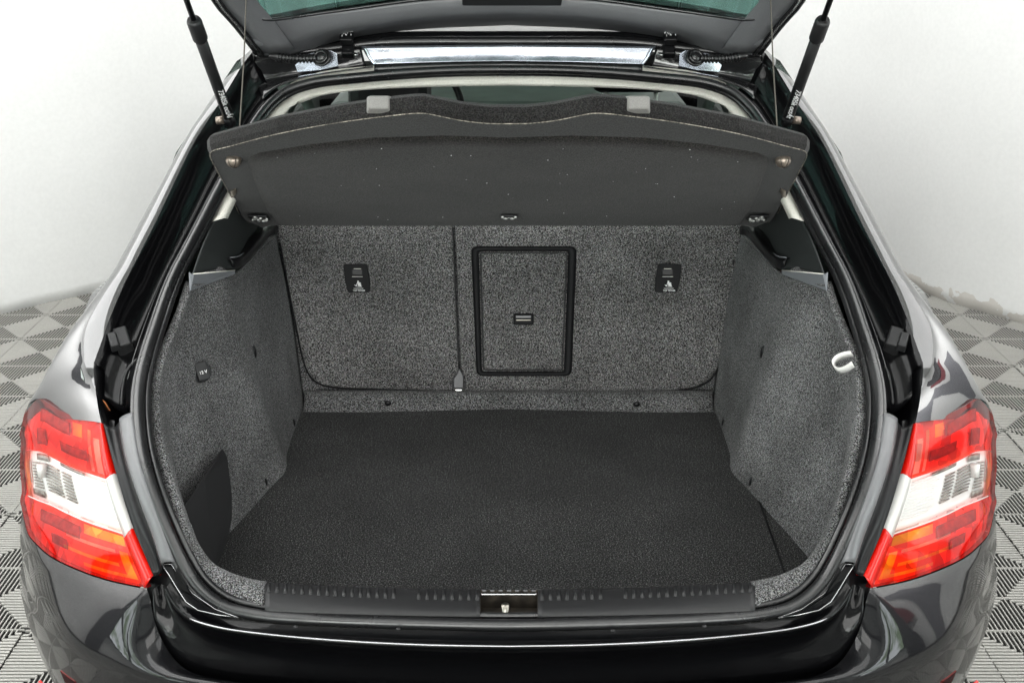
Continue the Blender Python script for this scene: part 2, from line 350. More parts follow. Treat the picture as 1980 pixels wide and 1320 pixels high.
wbox(-3.9, 3.9, 2.6, 3.5); wbox(-3.9, -3.2, -.01, 2.6); wbox(-3.2, -.5, -.01, .7); wbox(-.5, 1.0, -.01, 2.6); wbox(2.0, 3.9, -.01, 2.6); wbox(1.0, 2.0, -.01, .2); wbox(1.0, 2.0, 2.5, 2.6)
wall_r = link('wall', bm_mesh(wf, 'wall'), M_wall, kind='structure', smooth=False)
for (x0, x1, z0, z1), nx, nz in zip(WIN, (3, 1), (2, 2)):
    bm = bmesh.new()
    for i in range(nx + 1): boxm(bm, (x0 + (x1 - x0) * i / nx, -5.16, (z0 + z1) / 2), (.07, .07, z1 - z0))
    for i in range(nz + 1): boxm(bm, ((x0 + x1) / 2, -5.165, z0 + (z1 - z0) * i / nz), (x1 - x0, .06, .07))
    fr = link('window_frame', bm_mesh(bm, 'frame'), M_dark, wall_r, smooth=False)
    box('window_pane', ((x0 + x1) / 2, -5.22, (z0 + z1) / 2), (x1 - x0, .01, z1 - z0), M_pane, wall_r, bev=0)
M_blind = mat('maroon_blind', (.20, .03, .04), .7); M_door = mat('grey_door', (.20, .20, .22), .5)
for s, bays, z0, z1 in ((-1, ((-3.4, -2.4), (-2.4, -1.4), (-1.4, -.42)), .95, 2.5), (1, ((-2.2, -1.35), (-1.35, -.62)), .80, 2.5)):
    X = 3.48 * s; bm = bmesh.new()
    for a, b in bays:
        for y in (a, b): boxm(bm, (X, y, (z0 + z1) / 2), (.08, .07, z1 - z0))
    zz = [z0, z0 + (z1 - z0) * .42, z1] if s == -1 else [z0, z1]
    for z in zz: boxm(bm, (X - .004 * s, (bays[0][0] + bays[-1][1]) / 2, z), (.08, bays[-1][1] - bays[0][0] + .07, .07))
    fr = link('window_frame', bm_mesh(bm, 'frame'), M_dark, wall, smooth=False)
    for a, b in bays: box('window_pane', (X + .02 * s, (a + b) / 2, (z0 + z1) / 2), (.01, b - a - .03, z1 - z0), M_pane, wall, bev=0)
box('wall_column', (-3.50, -.24, 1.5), (.14, .28, 3.0), M_dark, wall, bev=.004); box('wall_column', (3.50, -.42, 1.5), (.14, .34, 3.0), M_dark, wall, bev=.004)
box('blind', (3.50, -.16, 1.9), (.05, .14, 1.4), M_blind, wall, bev=.004); box('door', (3.50, .22, 1.05), (.05, .36, 2.1), M_door, wall, bev=.004)
for y in (-3.9, -2.6): box('added_dark_beam', (0, y, 3.43), (7.6, .16, .16), M_dark, kind='structure', bev=.004)  # unseen dark bars added to break up the ceiling reflected in the bumper
ceil = box('ceiling', (0, -.4, 3.55), (8, 10.2, .08), M_ceil, kind='structure', bev=0)

# ================================================================ THE CAR
car = empty('car', (0, 0, 0))
tag(car, 'black liftback car with raised tailgate and open empty boot, seen from behind', 'car')
SY = [(100, 1.06), (125, 1.05), (135, 1.04), (175, 1.0), (224, .945), (330, .80), (433, .66), (527, .53), (627, .40), (687, .335), (770, .26), (893, .15), (967, .10), (1040, .06), (1107, .03), (1173, -.005), (1210, -.03), (1250, -.03)]
def sy(py): return tab(SY, py)
def C(pts, dy=0): return [at(p[0], p[1], y=(p[2] if len(p) > 2 else sy(p[1]) + dy)) for p in pts]
SEAL = [(268, 790), (271, 740), (283, 687), (302, 627), (320, 573), (339, 527), (362, 483), (388, 433), (414, 382), (440, 332), (467, 280), (493, 235), (518, 203), (550, 178), (601, 160), (682, 150), (783, 141), (884, 136), (983, 135)]
SEALB = [(268, 790), (271, 840), (277, 880), (291, 935), (308, 985), (331, 1040), (354, 1088), (385, 1135), (432, 1171), (500, 1189), (580, 1196), (660, 1200), (820, 1205), (983, 1208)]
seal_half = C(SEALB[::-1]) [:-1] + C(SEAL)
# loop: bottom centre -> left side -> top centre -> right side
loop = [V((0, seal_half[0].y, seal_half[0].z))] + seal_half[1:-1] + [V((0, seal_half[-1].y, seal_half[-1].z))] + [mir(p, -1) for p in reversed(seal_half[1:-1])]
# ---- rubber seal: a bead and an inner lip
sl = cr(loop, 260, closed=True); cen = V((0, .5, .95))
seal = tube('rubber_seal', sl, .0098, M_rubber, car, sides=12, closed=True)
lipn = [(p + (cen - p).normalized() * .011 + V((0, .011, -.003))) for p in sl]
tube('seal_lip', lipn, .006, M_rubber, seal, sides=8, closed=True)
lipo = [(p - (V((0, p.y, p.z + 0)) - p).normalized() * 0 - (cen - p).normalized() * .012 + V((0, .008, -.006))) for p in sl]
tube('seal_flange', lipo, .006, M_rubber, seal, sides=8, closed=True)

# ---- painted body sides
KY = [(100, 1.03), (190, .93), (273, .83), (347, .735), (437, .62), (543, .485), (613, .415), (703, .345), (740, .32), (815, .25)]
Kp = [(489, 100), (472, 122), (430, 190), (377, 273), (340, 347), (297, 437), (270, 490), (243, 543), (213, 613), (193, 670), (182, 703), (184, 745), (190, 790), (196, 817)]
Op = [(484, 97, 1.05), (462, 118, 1.035), (413, 187, .98), (353, 290, .86), (313, 362, .765), (268, 440, .665), (208, 548, .525), (176, 590, .475), (127, 653, .42), (93, 713, .39), (72, 753, .39), (56, 778, .40), (43, 818, .44)]
for s in (1, -1):
    K = cr([at(a, b, y=tab(KY, b)) for a, b in Kp], 60); O = cr(C(Op), 60)
    Mi = [k.lerp(o, .5) + V((-.006, -.006, .012)) * min(1, i / 14) for i, (k, o) in enumerate(zip(K, O))]
    Mq = [k.lerp(o, .12) + V((-.004, -.004, .006)) * min(1, i / 14) for i, (k, o) in enumerate(zip(K, O))]
    O2 = [o + V((-.012 - .006 * (i / 59), .07, -.10)) for i, o in enumerate(O)]
    O3 = [V((-.86 - .03 * min(1, i / 40), o.y + .12, min(.9, o.z - .12))) for i, o in enumerate(O)]
    O4 = [V((-.90, o.y + .12, .60)) for o in O]; O5 = [V((-.88, o.y + .12, .25)) for o in O]
    rows = [[mir(p, s) for p in r] for r in (K, Mq, Mi, O, O2, O3, O4, O5)]
    top = dense_rows(rows[:5], 22)
    link('body_side', grid(top + rows[5:]), M_paint, car)
    # side of the car ahead of the boot, with its window
    ys = [1.0 + .1 * i for i in range(29)]
    def side(y):
        f = sm(2.6, 3.8, y); return [V((-.865 + .1 * f, y, .92 - .12 * f)), V((-.905 + .1 * f, y, .80 - .1 * f)), V((-.90 + .1 * f, y, .5)), V((-.86 + .1 * f, y, .22))]
    rws = list(zip(*[[mir(p, s) for p in side(y)] for y in ys])); link('door_skin', grid([list(r) for r in rws]), M_paint, car, solid=.006)
    yy = [1.0 + .1 * i for i in range(20)]
    g0 = [mir((-.86, y, .925), s) for y in yy]; g1 = [mir((-.60 - .0 * y, min(y, 2.55), 1.335), s) for y in yy]
    link('side_window', grid([g0, [a.lerp(b, .5) + V((-.03 * s, 0, 0)) for a, b in zip(g0, g1)], g1]), M_sglass, car, solid=.004)
    # ---- gutter channel between body side and seal
    Se = cr([mir(p, 1) for p in C([q for q in SEAL if q[1] > 160][:15])][::-1], 60)
    Kc = cr([at(a, b, y=tab(KY, b)) for a, b in Kp[:12]], 60)
    dn = V((0, .02, -.042))
    g = [Kc, [k + dn * .5 + V((.004, 0, 0)) for k in Kc], [k.lerp(q, .3) + dn for k, q in zip(Kc, Se)], [k.lerp(q, .60) + dn for k, q in zip(Kc, Se)], [k.lerp(q, .66) + dn * .45 for k, q in zip(Kc, Se)], [k.lerp(q, .8) + dn * .4 for k, q in zip(Kc, Se)], [q + V((-.006, .004, -.008)) for q in Se]]
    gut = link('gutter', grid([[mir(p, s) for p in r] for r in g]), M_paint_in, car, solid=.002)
    tube('gutter_seam', [mir(k.lerp(q, .63) + dn * .55, s) for k, q in zip(Kc, Se)][4:56], .0018, M_rubber, gut, sides=6)
    # bump stop on the gutter
    n = V((.15, -.55, .8)).normalized(); F3 = frame(mir(n, s), V((0, .8, .6)))
    p0 = mir(at(237, 655, y=.405), s) + F3 @ V((0, 0, -.006)); rz = Matrix.Rotation(R(24 * s), 3, 'Z')
    st = box('bump_stop', p0, (.030, .052, .034), M_plast, gut, rot=F3 @ rz, bev=.003, taper=.8)
    box('bump_stop_pad', p0 + F3 @ V((.012 * -s, -.012, .016)), (.018, .038, .016), M_plast, gut, rot=F3 @ rz, bev=.002, taper=.8)
    # hollow behind the lamp, closed by a jamb panel
    j0 = C([(182, 703, .345), (188, 780, .29), (200, 822, .25)]); j1 = C([(222, 700, .36), (228, 770, .32), (232, 812, .255)], 0); j2 = C([(276, 700, .35), (262, 770, .27), (266, 818, .225)])
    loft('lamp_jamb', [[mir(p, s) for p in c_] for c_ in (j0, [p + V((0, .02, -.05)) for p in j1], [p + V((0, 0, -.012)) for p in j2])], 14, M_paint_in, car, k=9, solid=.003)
    # ---- strip of plastic between lamp and seal
    k2 = C([(200, 820, .25), (222, 905, .18), (258, 1020, .10), (290, 1095, .05), (297, 1114, .042)])
    mm = C([(232, 815, .243), (243, 880, .178), (267, 957, .115), (300, 1047, .066), (314, 1091, .04)])
    so = C([(262, 800), (276, 885), (297, 957), (326, 1037), (342, 1089)])
    up = V((0, -.006, .008))
    loft('lamp_surround', [[mir(p, s) for p in c_] for c_ in (k2, [a.lerp(b, .5) + V((0, .006, -.012)) for a, b in zip(k2, mm)], mm)], 30, M_plast_d, car, k=7, solid=.003)
    loft('pillar_trim', [[mir(p, s) for p in c_] for c_ in (mm, [a.lerp(b, .12) + up for a, b in zip(mm, so)], [a.lerp(b, .8) + up for a, b in zip(mm, so)], so)], 30, M_satin, car, k=9, solid=.002)
    if s == 1:
        slab('orange_tape', [at(x, y, y=.31) for x, y in ((195, 770), (203, 776), (213, 792), (200, 800))], (0, -.7, .7), .002, M_rust, car, bev=0)
        tube('wire', cr([at(272, 688, y=.36), at(246, 715, y=.34), at(238, 745, y=.33), at(235, 782, y=.30)], 12), .0028, M_plast, car, sides=6)
    else:
        tube('wire', cr([mir(at(276, 692, y=.36), -1), mir(at(252, 715, y=.34), -1), mir(at(243, 750, y=.33), -1), mir(at(240, 780, y=.3), -1)], 12), .0028, M_plast, car, sides=6)

# ---- bumper and the black apron under the boot sill
A = [(43, 990, .37), (53, 1030, .30), (70, 1053, .24), (98, 1077, .185), (144, 1100, .13), (206, 1122, .08), (284, 1139, .035), (291, 1160, .022), (296, 1190, .008), (313, 1237, -.012), (340, 1277, -.03), (373, 1300, -.045), (433, 1314, -.056), (520, 1323, -.064), (700, 1336, -.074), (983, 1344, -.08)]
A2 = C(A[:7]); A3 = C(A[6:])
CRE = [(43, 1085, .36), (58, 1140, .25), (85, 1195, .14), (130, 1240, .05), (207, 1282, -.02), (283, 1306, -.06), (367, 1322, -.085), (520, 1340, -.105), (700, 1352, -.115), (983, 1362, -.12)]
def bump_rows():
    n1, n2 = 40, 60
    top = cr(A2, n1)[:-1] + cr(A3, n2); top = full(top)
    cre = full(cr(C(CRE), n1 + n2 - 1))
    return top, cre
top, cre = bump_rows(); nb = len(top)
rows = [top, [a.lerp(b, .06) + V((0, -.0035, .0015)) for a, b in zip(top, cre)], [a.lerp(b, .4) + V((0, -.004, .010)) for a, b in zip(top, cre)], [a.lerp(b, .8) + V((0, -.004, .009)) for a, b in zip(top, cre)], cre]
rows += [[V((p.x * 1.012, p.y + .002, p.z - .03)) for p in cre], [V((p.x * 1.02, p.y + .004, p.z - .10)) for p in cre], [V((p.x * 1.0, p.y + .02, p.z - .22)) for p in cre], [V((p.x * .96, p.y + .06, p.z - .34)) for p in cre]]
ii = 0
bumper = link('bumper', grid(dense_rows(rows, 40)), M_paint_b, car)
# side return of the bumper towards the wheel
for s in (1, -1):
    e = [mir(r[0], s) for r in rows]
    link('bumper_return', grid([e, [p + V((-.016 * s, .12, .0)) for p in e], [V((-.89 * s, p.y + .35, p.z)) for p in e]]), M_paint_b, car)
    q = [mir(p + V((0, 0, -.016)), s) for p in cr(C([(84, 1316, .10), (96, 1328, .075), (112, 1340, .05)]), 14)]
    ref = slab('reflector', [p + V((-.006 * s, -.007, .022)) for p in q] + [p + V((-.006 * s, -.007, -.012)) for p in q[::-1]], (-.4 * s, -.9, .1), .006, M_redb, bumper, bev=.001)
P0 = [(343, 1095), (372, 1147), (420, 1184), (500, 1202), (660, 1213), (820, 1218), (983, 1221)]
P0y = [.034, .008, -.015, -.03, -.036, -.04, -.042]
P1 = [(318, 1140, .018), (338, 1172, -.002), (367, 1195, -.024), (420, 1212, -.045), (500, 1224, -.058), (660, 1238, -.07), (820, 1246, -.076), (983, 1249, -.08)]
P2 = [(296, 1139, .033), (299, 1185, .008), (318, 1234, -.005), (347, 1272, -.02), (383, 1296, -.03), (440, 1312, -.04), (540, 1328, -.05), (700, 1345, -.06), (983, 1356, -.066)]
p0 = full(cr(C([(a, b, y) for (a, b), y in zip(P0, P0y)]), 50)); p1 = full(cr(C(P1), 50)); p2 = full(cr(C(P2), 50))
r_ = [p0, [a.lerp(b, .5) + V((0, .004, -.006)) for a, b in zip(p0, p1)], [a.lerp(b, .88) + V((0, .001, -.001)) for a, b in zip(p0, p1)], p1, [a.lerp(b, .06) + V((0, .002, -.003)) for a, b in zip(p1, p2)], [a.lerp(b, .45) + V((0, .02, -.004)) for a, b in zip(p1, p2)], p2, [p + V((0, .01, -.06)) for p in p2]]
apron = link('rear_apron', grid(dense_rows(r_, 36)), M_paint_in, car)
tube('apron_edge_highlight', [p + V((0, -.0005, .0008)) for p in p1[6:-6]], .0014, mat('edge_highlight', (.5, .5, .52), .25, metal=.8), apron, sides=6)  # bright tube paints the highlight along the crease of the black apron
for s in (1, -1):
    oc = [(316, 1094, .045), (334, 1093, .045), (348, 1118, .034), (375, 1150, .013), (418, 1180, -.008), (463, 1196, -.02), (425, 1191, -.022), (385, 1182, -.018), (362, 1166, -.006), (345, 1140, .014), (330, 1115, .03)]
    pts = [mir(p + V((0, -.004, .006)), s) for p in C(oc)]
    sl_ = slab('corner_trim', pts if s == 1 else pts[::-1], (0, -.5, .8), .006, M_paint_in, apron, bev=.0015)
    tube('corner_trim_glint', pts, .0009, mat('edge_glint', (.55, .55, .56), .2, metal=.8), apron, sides=5, closed=True)  # silver tube stands for the highlight on the trim's painted border
for s in (1, -1):
    fq = [mir(p, s) for p in C([(282, 1122, .075), (300, 1100, .075), (330, 1085, .075), (336, 1130, .05), (320, 1165, .03), (300, 1180, .03), (284, 1150, .055)])]
    slab('corner_filler', fq if s == 1 else fq[::-1], (0, -.6, .8), .01, M_plast_d, apron, bev=.002)
# screws and dirt marks on the apron ledge
for px, py in ((572, 1215), (1362, 1214), (770, 1219), (1185, 1222)):
    ball('screw', at(px, py, y=-.05) + V((0, 0, .004)), .004, M_plast, apron, sc=(1, .8, .5), seg=10)

# ---- tail lamps
LT = [(42, 828, .47), (46, 803, .44), (56, 783, .405), (79, 771, .365), (98, 783, .343), (129, 799, .312), (166, 810, .28), (197, 819, .25)]
L1 = [(40, 852, .45), (50, 862, .37), (68, 870, .32), (100, 881, .285), (150, 897, .237), (206, 912, .185)]
L2 = [(42, 950, .41), (52, 957, .34), (71, 964, .285), (120, 985, .225), (180, 1010, .165), (244, 1036, .107)]
LB = [(44, 988, .37), (53, 1028, .30), (70, 1050, .24), (98, 1074, .185), (144, 1097, .13), (206, 1119, .08), (284, 1136, .037)]
def puff(p, k): return p + V((-.35, -.6, .4)).normalized() * k
for s in (1, -1):
    side_word = 'left' if s == 1 else 'right'
    nu = 44
    a, b, c_, d_ = (cr(C(q), nu) for q in (LT, L1, L2, LB))
    mid1 = [puff(x.lerp(y, .5), .004) for x, y in zip(a, b)]; mid2 = [puff(x.lerp(y, .5), .003) for x, y in zip(b, c_)]; mid3 = [puff(x.lerp(y, .5), .005) for x, y in zip(c_, d_)]
    allr = dense_rows([a, mid1, b, mid2, c_, mid3, d_], 49)
    g = [[mir(p, s) for p in r] for r in allr]
    def sub(r0, r1, u0, u1, off=0):
        return [[p + mir(V((-.35, -.6, .4)), s).normalized() * off for p in r[u0:u1 + 1]] for r in g[r0:r1 + 1]]
    tl = empty('tail_light', mir(c_[22], s)); tl.parent = car
    def lp(name, me, m, **k):
        o = link(name, me, m, tl, **k); o.matrix_parent_inverse = Matrix.Translation(-tl.location); return o
    bk = [[p + mir(V((.12, .35, -.12)), s) * .09 for p in r] for r in g]
    lp('housing', grid(bk), M_plast_d, solid=.004)
    dvec = mir(V((.10, .34, -.16)), s).normalized()
    bowl = [[p + dvec * .013 for p in r] for r in g]
    lp('reflector_bowl', grid([r[10:] for r in bowl[16:33]]), M_bowlc); lp('reflector_bowl', grid(bowl[:17]), M_bowl); lp('reflector_bowl', grid(bowl[32:]), M_bowl); lp('reflector_bowl', grid([r[:11] for r in bowl[16:33]]), M_bowl)
    loop_l = g[0] + [r[-1] for r in g[1:]] + g[-1][::-1][1:] + [r[0] for r in g[::-1][1:-1]]
    loop_b = bowl[0] + [r[-1] for r in bowl[1:]] + bowl[-1][::-1][1:] + [r[0] for r in bowl[::-1][1:-1]]
    lp('rim', grid([loop_l, loop_b], close_u=True), M_dred)
    amber = ((2, 5, 33, 35), (33, 35, 31, 41), (38, 45, 40, 41), (42, 42, 25, 38), (45, 45, 30, 39), (18, 29, 3, 3), (20, 30, 6, 6), (34, 37, 13, 13))
    pale = ((3, 14, 38, 38), (5, 14, 40, 41), (38, 38, 26, 38))  # upper cells put white glare into the lens colour; last is a pink band
    def inside(b, i, k): return any(x[0] <= i <= x[1] and x[2] <= k <= x[3] for x in b)
    def cut(name, test, m_):
        f = []; n_ = nu
        for i in range(48):
            for k in range(nu - 1):
                if test(i, k): q_ = (i * n_ + k, i * n_ + k + 1, (i + 1) * n_ + k + 1, (i + 1) * n_ + k); f.append(q_[::-1] if s == 1 else q_)
        me = bpy.data.meshes.new(name); me.from_pydata([tuple(p) for r in g for p in r], [], f); me.validate(); lp(name, me, m_)
    def clear(i, k): return 16 <= i < 32 and k >= 10
    cut('red_lens', lambda i, k: i < 16 and not inside(amber, i, k) and not inside(pale, i, k), M_lred)
    cut('red_lens', lambda i, k: i >= 32 and not inside(amber, i, k) and not inside(pale, i, k), M_lred)
    cut('outer_lens', lambda i, k: 16 <= i < 32 and k < 10 and not inside(amber, i, k), M_lred)
    cut('clear_lens', clear, M_lclear); cut('amber_lens', lambda i, k: inside(amber, i, k), M_lamber); cut('pale_glare_lens', lambda i, k: inside(pale, i, k), M_lpale)
    lp('lens_joint', tube_mesh(sub(32, 32, 10, nu - 1, .001)[0], .0011, 6), M_clear); lp('lens_joint', tube_mesh(sub(16, 16, 10, nu - 1, .001)[0], .0008, 6), M_redb)
    # inner edge strip beside the boot: red, clear, red
    ie = cr([g[0][-1], g[16][-1], g[32][-1], g[48][-1]], 49)
    io = cr([mir(p, s) for p in C([(199, 820, .252), (220, 914, .18), (258, 1030, .10), (296, 1113, .042)])], 49)
    for nm, r0, r1, m_ in (('inner_edge', 0, 16, M_redb), ('inner_edge', 16, 33, M_clear), ('inner_edge', 33, 48, M_redb)):
        lp(nm, grid([[ie[i] + V((-.002 * s, -.004, .003)) for i in range(r0, r1 + 1)], [ie[i].lerp(io[i], .5) + V((0, -.006, .005)) for i in range(r0, r1 + 1)], [io[i] + V((0, -.002, .002)) for i in range(r0, r1 + 1)], [io[i] + V((.004 * s, .03, -.02)) for i in range(r0, r1 + 1)]]), m_, solid=.002)
    # dark and silver reflectors in the bowl, ridges in the clear part
    def patch(name, r0, r1, u0, u1, m_, off=.004): lp(name, grid([[p - dvec * off for p in r[u0:u1 + 1]] for r in bowl[r0:r1 + 1]]), m_, solid=.0006)
    patch('dark_reflector', 3, 7, 20, 31, M_darkr); patch('dark_reflector', 9, 14, 18, 22, M_darkr); patch('dark_reflector', 35, 39, 16, 29, M_darkr); patch('dark_reflector', 41, 44, 20, 25, M_darkr); patch('dark_reflector', 10, 13, 27, 36, M_darkr)
    rb = bmesh.new()
    for k in range(9):
        for (u0, u1) in ((14, 18), (20, 25), (26, 29)):
            q = [p - dvec * .003 for p in bowl[20 + k][u0:u1 + 1]]
            me_ = tube_mesh(q, .0015, 5); rb.from_mesh(me_); bpy.data.meshes.remove(me_)
    lp('lens_ridges', bm_mesh(rb, 'ridges'), M_silver)
    rb = bmesh.new()
    for k in range(12):
        me_ = tube_mesh([p - dvec * .002 for p in bowl[18 + k][31 + k % 2:41]], .0012, 5); rb.from_mesh(me_); bpy.data.meshes.remove(me_)
    lp('lens_ridges', bm_mesh(rb, 'ridges'), M_bowlc)
    patch('bulb_holder', 17, 19, 17, 22, M_silver); patch('bulb_holder', 17, 18, 26, 34, M_silver); patch('bulb_holder', 29, 31, 12, 18, M_silver); patch('bulb_holder', 19, 27, 11, 12, M_silver)
    lp('bulb', tube_mesh([bowl[24][19] - dvec * .006, bowl[20][20] - dvec * .010], .009, 12), M_clear)
    tl['label'] = side_word + ' red and clear tail light beside the boot opening'

# ---- roof edge, hinge panel and side gutters under the tailgate
ru = [(983, 71, 1.13), (735, 74, 1.13), (640, 86, 1.12), (560, 98, 1.10), (492, 106, 1.05)][::-1]
rl = [(983, 87, 1.115), (735, 89, 1.115), (640, 98, 1.10), (560, 106, 1.08), (490, 112, 1.035)][::-1]
Ru = full(cr(C(ru), 40)); Rl = full(cr(C(rl), 40))
loft('roof_edge', [Ru, [a.lerp(b, .5) + V((0, -.006, .006)) for a, b in zip(Ru, Rl)], Rl, [p + V((0, .03, -.01)) for p in Rl]], 90, M_rubber, car, k=12, solid=.002)
ry = [1.13, 1.2, 1.4, 1.8, 2.2, 2.5]
rf = []
for y in ry:
    f = (y - 1.13) / 1.4
    rf.append([V((p.x * (1 + .06 * f), y + (p.y - 1.13) * (1 - f), p.z + .05 * math.sin(f * 2.2) - .001 - .02 * f * abs(p.x))) for p in Ru])
link('roof', grid(dense_rows(rf, 24)), M_paint_b, car, solid=.004)
gu = C([(488, 113, 1.035), (560, 108, 1.07), (640, 100, 1.09), (698, 92, 1.105)]); gl = C([(508, 192, .98), (535, 170, 1.01), (580, 152, 1.03), (640, 141, 1.045), (722, 130, 1.052)])
cu_ = C([(698, 90, 1.095), (840, 88, 1.095), (983, 87, 1.095)]); cl_ = C([(724, 128, 1.078), (850, 124, 1.078), (983, 122, 1.078)])
hp = loft('hinge_panel', [full(cr(cu_, 20)), [a.lerp(b, .5) + V((0, 0, -.004)) for a, b in zip(full(cr(cu_, 20)), full(cr(cl_, 20)))], full(cr(cl_, 20))], 60, M_polish, car, k=8, solid=.002)
lowb = full(cr(C([(724, 127, 1.056), (850, 123, 1.056), (983, 121, 1.056)]), 20)); lowc = full(cr(C([(724, 139, 1.045), (850, 131, 1.045), (983, 128, 1.045)]), 20))
loft('panel_lip', [[p + V((0, -.002, .003)) for p in lowb], lowc], 60, M_rubber, car, solid=.003)
for s in (1, -1):
    u_, l_ = [mir(p, s) for p in cr(gu, 30)], [mir(p, s) for p in cr(gl, 30)]
    loft('hinge_well', [u_, [a.lerp(b, .35) + V((0, .012, -.03)) for a, b in zip(u_, l_)], [a.lerp(b, .7) + V((0, .004, -.012)) for a, b in zip(u_, l_)], l_], 40, mat('black_paint_well', (.012, .012, .013), .18, coat=1, bump=.5, bscale=26, bdist=.006), car, k=14, solid=.002)
    # bright metal patch round the grommet
    pl = [mir(at(x, y, y=1.07), s) for x, y in ((596, 104), (640, 98), (652, 104), (654, 128), (620, 136), (575, 140), (570, 126))]
    slab('metal_plate', pl if s == 1 else pl[::-1], (0, -.8, .6), .002, M_polish, car, bev=.001)
    # hinge
    h0 = mir(at(673, 96, y=1.085), s); F3 = frame((0, -.75, .66))
    hg = box('hinge', h0, (.026, .036, .022), M_plast_d, car, rot=F3, bev=.003)
    box('hinge_arm', h0 + V((0, -.01, .026)), (.030, .024, .02), M_plast_d, hg, rot=F3, bev=.003)
    bm = bmesh.new(); random.seed(5)
    for k in range(14):
        boxm(bm, h0 + V((0, -.01, .026)) + F3 @ V((-.013 + .002 * k, .006 + random.uniform(-.006, .005), .0105)), (random.uniform(.0008, .0018), random.uniform(.002, .005), .001), rot=F3)
    link('paint_specks', bm_mesh(bm, 'specks'), M_white, hg, smooth=False)
    ball('hinge_bolt', h0 + F3 @ V((.018 * s, -.014, .0)), .006, M_metal, hg, sc=(1, 1, .6), seg=10)
    # corrugated wiring hose with its grommet
    hx = cr([mir(p, s) for p in C([(520, 108, 1.00), (550, 112, 1.02), (585, 114, 1.035), (612, 113, 1.05)])], 62)
    rr = [.0085 + .0022 * math.sin(i * 1.45) for i in range(62)]; rr[:10] = [.004 + .0005 * i for i in range(10)]
    ho = tube('wiring_hose', hx, rr, M_rubber, car, sides=12)
    gp = mir(at(622, 112, y=1.05), s); F3 = frame((.25 * -s, -.85, .5))
    for r0, o_ in ((.019, 0), (.0145, .006)):
        ring = [gp + F3 @ V((r0 * math.cos(t * math.pi / 12), r0 * .9 * math.sin(t * math.pi / 12), o_)) for t in range(24)]
        tube('grommet', ring, .0035, M_rubber, ho, sides=8, closed=True)
    ball('grommet_cap', gp + F3 @ V((0, 0, .002)), .0145, M_rubber, ho, sc=(1, .95, .7), rot=F3)

# ---- headlining edge that shows inside the seal, pillar trims, cabin
wo = C([(412, 428, .69), (440, 362, .79), (470, 300, .88), (505, 240, .97), (528, 210, 1.0), (560, 186, 1.03), (606, 170, 1.045), (690, 159, 1.055), (800, 149, 1.06), (983, 143, 1.06)])
wi = C([(432, 422, .70), (459, 365, .79), (485, 312, .88), (516, 256, .965), (541, 226, .99), (575, 202, 1.015), (620, 187, 1.03), (690, 178, 1.037), (800, 171, 1.04), (983, 167, 1.04)])
Wo, Wi = full(cr(wo, 60)), full(cr(wi, 60))
loft('headlining', [Wo, [a.lerp(b, .5) + V((0, -.002, .001)) for a, b in zip(Wo, Wi)], Wi, [p + V((0, .03, .05 if abs(p.x) < .5 else -.01)) for p in Wi]], 140, M_cream, car, k=9, solid=.002)
cab = [[V((x * k, y, z)) for x in (-.56, -.45, -.2, 0, .2, .45, .56)] for y, z, k in ((1.14, 1.35, 1), (1.6, 1.375, 1), (2.4, 1.36, .98), (2.62, 1.33, .96))]
link('headlining', grid(cab), M_cream, car, solid=.01)
ws = [[V((x, y, z)) for x in (-.58, -.3, 0, .3, .58)] for y, z in ((2.6, 1.34), (2.95, 1.15), (3.3, .95))]
link('windscreen', grid(ws), M_sglass, car, solid=.005)
link('bonnet', grid([[V((x, y, z)) for x in (-.78, -.5, 0, .5, .78)] for y, z in ((3.25, .93), (3.5, .88), (3.85, .78), (3.95, .5))]), M_paint, car, solid=.004)
box('dashboard', (0, 2.95, .84), (1.4, .5, .16), M_cabin_l, car, bev=.04)
for s in (1, -1):
    box('door_card', (-.80 * s, 2.0, .72), (.05, 2.0, .42), M_cabin, car, bev=.02)
    box('door_pillar', (-.70 * s, 1.75, 1.10), (.05, .12, .50), M_cabin_l, car, rot=Matrix.Rotation(R(32 * s), 3, 'Y'), bev=.01)
    box('quarter_trim', (-.62 * s, 1.20, 1.08), (.05, .14, .42), M_cabin_l, car, rot=Matrix.Rotation(R(28 * s), 3, 'Y') @ Matrix.Rotation(R(-25), 3, 'X'), bev=.02)
    tube('seat_belt', [at(590, 190, y=1.62) if s == 1 else mir(at(590, 190, y=1.62), -1), mir(V((-.50, 1.66, .9)), s)], .016, M_cabin_l, car, sides=6)
    fs = box('front_seat', (-.40 * s, 2.12, .68), (.46, .16, .56), M_plast_d, car, rot=Matrix.Rotation(R(-14), 3, 'X'), bev=.06)
    if s == 1: box('headrest', (-.40, 2.22, 1.05), (.28, .10, .20), M_plast_d, fs, rot=Matrix.Rotation(R(-8), 3, 'X'), bev=.04)
    else: box('headrest', (.41, 2.22, 1.115), (.255, .09, .13), M_plast_d, fs, rot=Matrix.Rotation(R(-8), 3, 'X'), bev=.025)
    for q in (-.086, .086): tube('headrest_post', [(-.41 * s + q, 2.21, 1.1), (-.41 * s + q, 2.19, .92)], .008, M_bolt, fs, sides=8)
wc = at(798, 215, y=2.70); F3 = frame((0, -.9, .42))
tube('steering_wheel', [wc + F3 @ V((.19 * math.cos(t * math.pi / 24), .19 * math.sin(t * math.pi / 24), 0)) for t in range(48)], .014, M_plast_d, car, sides=10, closed=True)
box('rear_bench', (0, 1.27, .66), (1.16, .14, .52), M_cabin, car, rot=Matrix.Rotation(R(-20), 3, 'X'), bev=.03)
box('cabin_floor', (0, 2.1, .40), (1.55, 1.9, .05), M_plast_d, car, bev=0)

